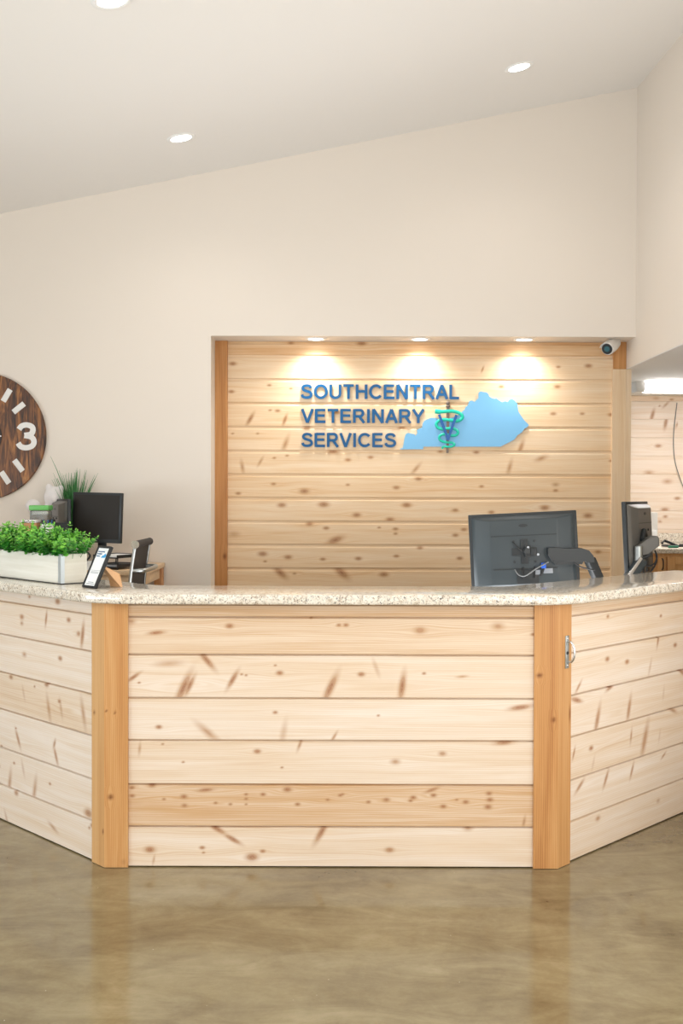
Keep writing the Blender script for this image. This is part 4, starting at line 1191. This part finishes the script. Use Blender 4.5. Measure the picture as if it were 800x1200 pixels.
MB().lathe([(0,ZD),(.032,ZD),(.040,cz),(.037,cz),(.03,ZD+.01),(0,ZD+.01)],24,Matrix.Translation((cxp,6.53,0))).build('cup', M['white'], ce)
for i in range(5):
    a = i*1.3; MB().tube([(cxp+.01*math.cos(a),6.53+.01*math.sin(a),ZD+.02),(cxp+.03*math.cos(a),6.53+.03*math.sin(a),cz+.025)],.004,8).build('pen', M['cable'] if i%2 else M['signblue'], ce)
# telephone
tx = P(69,620,6.6).x
te = empty('desk_phone', (tx,6.6,ZD), 0, 'black desk phone with upright handset behind the planter foliage', 'telephone')
tp = P(66,609,6.6).z
MB().prism([(0,0),(.13,0),(.13,.03),(.03,tp-ZD-.02),(0,tp-ZD-.02)],-.045,.045,Matrix.Translation((tx,6.54,ZD))@Matrix(((0,0,1,0),(-1,0,0,.16),(0,1,0,0),(0,0,0,1)))).build('base', M['black'], te)
MB().tube(smooth([(tx-.045,6.60,ZD+.03),(tx-.05,6.57,ZD+.10),(tx-.045,6.62,tp)]),[.016]*4+[.012]*5+[.018]*4,10).build('handset', M['cable'], te)

# white papers and black wire rack by the framed card
wx = P(97,655,6.56)
pr = empty('paper_pile', (wx.x-.01,6.56,ZD), R(8), 'loose pile of white papers on the desk behind the framed card', 'papers')
for i in range(4): MB().box((-.085,-.075,i*.012),(.075,.08,i*.012+.010),Matrix.Rotation(R(i*5-8),4,'Z')).build('sheet_stack', M['paper'], pr, world=False)
cb_ = MB(); 
cb_.tube(smooth([(wx.x-.02,6.50,ZD+.055),(wx.x+.01,6.49,ZD+.12),(wx.x+.06,6.49,ZD+.09),(wx.x+.03,6.48,ZD+.052),(wx.x-.03,6.48,ZD+.056)]),.006,8)
tag(cb_.build('loose_cable', M['cable'], origin=(wx.x,6.49,ZD+.05)), 'loop of black cable lying on the white papers', 'cable')

# document tray (two tier)
ta = P(134,657,6.64)
dt = empty('document_tray', (ta.x+.015,6.64,ZD), R(-28), 'grey two-tier document tray below the square black screen', 'tray')
for k,(z_) in enumerate((.012,.070)):
    t_ = MB(); t_.box((-.095,-.11,z_),(.095,.11,z_+.004),None,.001); t_.box((-.095,-.11,z_),(-.091,.11,z_+.020)); t_.box((.091,-.11,z_),(.095,.11,z_+.020)); t_.box((-.095,.106,z_),(.095,.11,z_+.02)); t_.box((-.095,-.11,z_-.002),(.095,-.104,z_+.006))
    t_.build('tier', M['cable'], dt, world=False)
    MB().box((-.082,-.102,z_+.0045),(.085,.10,z_+.016)).build('papers', M['paper'] if k else M['ink'], dt, world=False)
for sx in (-.09,.09):
    for sy in (-.10,.10): MB().tube([(sx,sy,0),(sx,sy,.074)],.004,8).build('tray_post', M['black'], dt, world=False)

# ================================================================== DRAFTING CHAIR
ch = empty('drafting_chair', (-1.40,6.10,0), 0, 'tall black office chair with chrome frame in front of the pale desk', 'chair')
# faces -x; local frame world-aligned around (-1.40, 6.10)
X0, Y0 = -1.40, 6.10
BX = X0+.262
bt_ = P(161.2,638.3,5.89)
ztop = bt_.z
bk_ = MB()
prof = [(BX-.01,ztop-.56),(BX-.035,ztop-.40),(BX-.025,ztop-.2),(BX+.0,ztop-.02)]
ps = smooth([Vector((a,0,b)) for a,b in prof],5)
for i in range(len(ps)-1):
    a,b = ps[i],ps[i+1]
    bk_.add([(a.x,Y0-.20,a.z),(a.x,Y0+.22,a.z),(b.x,Y0+.22,b.z),(b.x,Y0-.20,b.z),(a.x-.012,Y0-.20,a.z),(a.x-.012,Y0+.22,a.z),(b.x-.012,Y0+.22,b.z),(b.x-.012,Y0-.20,b.z)],
            [(0,1,2,3),(7,6,5,4),(0,3,7,4),(1,5,6,2),(3,2,6,7),(0,4,5,1)], False)
bk_.build('backrest', M['mesh'], ch)
MB().tube([(BX,Y0-.215,ztop),(BX,Y0+.235,ztop)],.021,20).build('top_roll', M['mesh'], ch)
for yy in (Y0-.218,Y0+.228): MB().tube([(BX,yy-.003,ztop),(BX,yy+.007,ztop)],.022,20).build('end_cap', M['chrome'], ch)
for yy in (Y0-.207,Y0+.227):
    MB().tube([Vector((p.x-.004,yy,p.z)) for p in ps],.010,10).build('side_rail', M['steel'], ch)
zb2 = ztop-.145
MB().tube(smooth([(BX-.02,Y0-.20,zb2),(BX+.035,Y0-.19,zb2),(BX+.05,Y0-.10,zb2+.0),(BX+.05,Y0+.12,zb2),(BX+.035,Y0+.21,zb2),(BX-.02,Y0+.22,zb2)]),.013,12).build('cross_bracket', M['steel'], ch)
st_ = MB(); st_.box((X0-.25,Y0-.22,.615),(X0+.23,Y0+.24,.665),None,.02); st_.build('seat', M['mesh'], ch)
for yy in (Y0-.25,Y0+.27):
    MB().tube(smooth([(BX-.03,yy,ztop-.40),(X0-.05,yy,.86),(X0-.2,yy,.85),(X0-.21,yy,.75),(X0-.08,yy,.64)]),.012,10).build('armrest', M['chrome'], ch)
    MB().box((X0-.2,yy-.022,.857),(X0+.02,yy+.022,.878),None,.008).build('arm_pad', M['black'], ch)
    MB().tube([(X0-.08,yy,.64),(X0-.08,Y0,.62)],.012,8).build('arm_brace', M['chrome'], ch)
    MB().tube([(BX-.03,yy,ztop-.40),(BX-.03,Y0+(.2 if yy>Y0 else -.19),ztop-.40)],.012,8).build('arm_brace', M['chrome'], ch)
MB().tube([(X0,Y0,.09),(X0,Y0,.62)],[.026,.022],16).build('gas_lift', M['chrome'], ch)
rp = [Vector((X0+.2*math.cos(a),Y0+.2*math.sin(a),.30)) for a in [2*PI*k/28 for k in range(29)]]
fr_ = MB(); fr_.tube(rp,.009,8,caps=False)
for k in range(3): fr_.tube([(X0,Y0,.30),(X0+.2*math.cos(k*2.1),Y0+.2*math.sin(k*2.1),.30)],.007,8)
fr_.build('foot_ring', M['chrome'], ch)
for k in range(5):
    a = k*2*PI/5+.3; t = Vector((X0+.28*math.cos(a),Y0+.28*math.sin(a),.075))
    lg_ = MB().tube([(X0,Y0,.11),t],[.02,.012],10).build('base_spoke', M['chrome'], ch)
    MB().tube([t+Vector((-.012,0,-.047)),t+Vector((.012,0,-.047))],.028,16).build('caster', M['cable'], lg_)
    MB().tube([t,t+Vector((0,0,-.03))],.008,8).build('caster_stem', M['chrome'], lg_)

# ================================================================== SIDE ROOM CABINET
ZC = 1.05
ca = empty('base_cabinet', (3.0,8.75,0), 0, 'pine base cabinet with panel doors below the white counter in the side room', 'cabinet')
X1 = XR+.14
MB().box((X1,8.14,.09),(4.6,YS-.001,ZC-.035),None,.002).build('body', M['cabinet'], ca)
MB().box((X1+.02,8.20,0),(4.58,YS-.05,.09)).build('plinth', M['core'], ca)
dx0 = P(780,655,8.14).x
xs = [dx0+.48*k for k in range(-1,4)]
for k in range(4):
    x0, x1 = xs[k]+.006, xs[k+1]-.006
    if x0 < X1: x0 = X1+.01
    d_ = MB(); zt2, zb3 = ZC-.06, .13
    w_ = .06
    d_.box((x0,8.118,zb3),(x0+w_,8.139,zt2),None,.002); d_.box((x1-w_,8.118,zb3),(x1,8.139,zt2),None,.002)
    d_.box((x0+w_,8.118,zt2-w_),(x1-w_,8.139,zt2),None,.002); d_.box((x0+w_,8.118,zb3),(x1-w_,8.139,zb3+w_),None,.002)
    d_.box((x0+w_,8.127,zb3+w_),(x1-w_,8.139,zt2-w_))
    dd_ = d_.build('door', M['cabinet'], ca)
    hx = x1-.03 if k == 0 else x0+.03 if k == 1 else (x1-.03 if k == 2 else x0+.03)
    if k == 1: continue
    MB().tube(smooth([(hx,8.118,ZC-.16),(hx,8.09,ZC-.145),(hx,8.088,ZC-.09),(hx,8.118,ZC-.075)]),.005,8).build('handle', M['cable'], dd_)
sct = MB(); sct.box((X1-.01,8.10,ZC-.035),(4.62,YS-.001,ZC),None,.004); 
sct = sct.build('side_counter', M['granite'], origin=(3.2,8.7,ZC))
tag(sct, 'pale worktop on the pine cabinet in the side room', 'countertop')
tag(MB().box((X1,YS-.03,ZC),(4.6,YS-.001,ZC+.075),None,.003).build('backsplash', M['granite'], origin=(3.2,YS-.02,ZC)), 'low pale backsplash along the side room board wall', 'backsplash')
wb = P(763.5,615,8.6)
we = empty('paper_towel_dispenser', (wb.x,8.6,ZC), 0, 'white boxy dispenser on the side room counter behind the edge-on monitor', 'dispenser')
zt3 = P(763,600.5,8.55).z
x_0 = P(755,615,8.52).x; x_1 = P(770.3,615,8.52).x
MB().prism([(x_0,8.52),(x_1,8.52),(x_1+.01,8.68),(x_0,8.68)],ZC,zt3).build('case', M['white'], we)
MB().box((x_0+.01,8.512,ZC+.02),(x_1-.01,8.522,zt3-.14),None,.003).build('front_flap', M['whitefix'], we)
# cables and pen on the side counter
g0 = P(780,636,8.45)
cbl = MB()
def ring(cx,cy,rx,ry,z,a0,a1,n=22):
    return [Vector((cx+rx*math.cos(a0+(a1-a0)*k/n), cy+ry*math.sin(a0+(a1-a0)*k/n), z+.006*k/n)) for k in range(n+1)]
cbl.tube(ring(g0.x-.0,8.36,.045,.12,ZC+.008,0,5.5),.007,8); cbl.tube(ring(g0.x+.06,8.34,.05,.11,ZC+.012,1,7),.007,8)
cbl.tube([(g0.x+.06,8.36,ZC+.012),(g0.x-.02,8.42,ZC+.05),(g0.x-.05,8.38,ZC+.03)],.010,8)
tag(cbl.build('coiled_cable', M['cable'], origin=(g0.x,8.5,ZC)), 'coiled black cable on the side room counter', 'cable')
gp_ = MB().tube([(g0.x-.05,8.22,ZC+.010),(g0.x+.03,8.24,ZC+.010)],.009,10).build('green_marker', simple('green_marker_plastic', srgb(40,120,90), .4), origin=(g0.x,8.23,ZC))
tag(gp_, 'short green marker lying in front of the coiled black cable', 'marker')
wc = MB(); w_pts = [P(793,472,YS-.012),P(789,510,YS-.012),P(790,537,YS-.010),P(795,556,YS-.012),P(801,572,YS-.012),P(812,600,YS-.012),P(830,628,YS-.012)]
wc.tube(smooth(w_pts),.0035,6)
tag(wc.build('wall_cable', M['greycable'], origin=tuple(w_pts[2])), 'thin grey cable hanging down the side room board wall', 'cable')

# ================================================================== DAYLIGHT AND ADDED FILL
w = bpy.data.worlds.new('world'); scn.world = w; w.use_nodes = True
nt = w.node_tree; nt.nodes.clear()
bg = nt.nodes.new('ShaderNodeBackground'); ow = nt.nodes.new('ShaderNodeOutputWorld')
bg.inputs[0].default_value = (.88,.95,1,1); bg.inputs[1].default_value = .8
nt.links.new(bg.outputs[0], ow.inputs[0])
def area(name, loc, rot, sx, sy, e, col=(1,1,1)):
    l = bpy.data.lights.new(name,'AREA'); l.shape='RECTANGLE'; l.size=sx; l.size_y=sy; l.energy=e; l.color=col
    o = bpy.data.objects.new(name,l); COL.objects.link(o); o.location=loc; o.rotation_euler=rot; return o
# daylight by the rear and left window bays, plus added fills
for x,e in ((-4.5,5),(-2.0,6),(.62,6)):
    area('daylight_fill', (x,YR+.05,1.3), (R(100),0,0), 2.1, 2.2, e, (.92,.96,1))
    area('upward_fill', (x,YR+.10,.9), (R(140),0,0), 2.1, 1.4, e*1.5, (.92,.96,1))  # added fill tilted up to lift the ceiling
for y in (-1.2,1.4): area('daylight_fill', (XR-.04,y,1.35), (R(90),0,R(62)), 1.6, 2.0, 48, (1,.97,.92))  # added fill at the invented right-hand openings, for the right wing
area('daylight_fill', (XR-.03,3.5,1.25), (0,R(90),0), 1.7, 1.5, 13, (1,.97,.92))  # another added fill, close to the right wing
for y in (-2.8,-.15,2.5):
    area('daylight_fill', (XW+.05,y,1.15), (0,R(-95),0), 2.0, 2.2, 8, (.93,.97,1))
    area('upward_fill', (XW+.10,y,.8), (0,R(-135),0), 1.4, 2.2, 84, (.84,.93,1))  # added upward fill for the ceiling and the left wing
# added fill without a fixture, aimed up to brighten the white ceiling
area('ceiling_fill', (-.9,1.25,2.6), (R(180),0,0), 5.0, 2.5, 118, (.88,.94,1))
# added unseen fill on the staff side of the desk, brightening the ceiling
area('staff_side_fill', (.15,5.25,.80), (R(180),0,0), 2.6, .7, 42, (.93,.96,1))

scn.view_settings.view_transform = 'Standard'; scn.view_settings.look = 'None'
scn.view_settings.gamma = 1.0; scn.view_settings.use_curve_mapping = False
scn.view_settings.exposure = -0.19
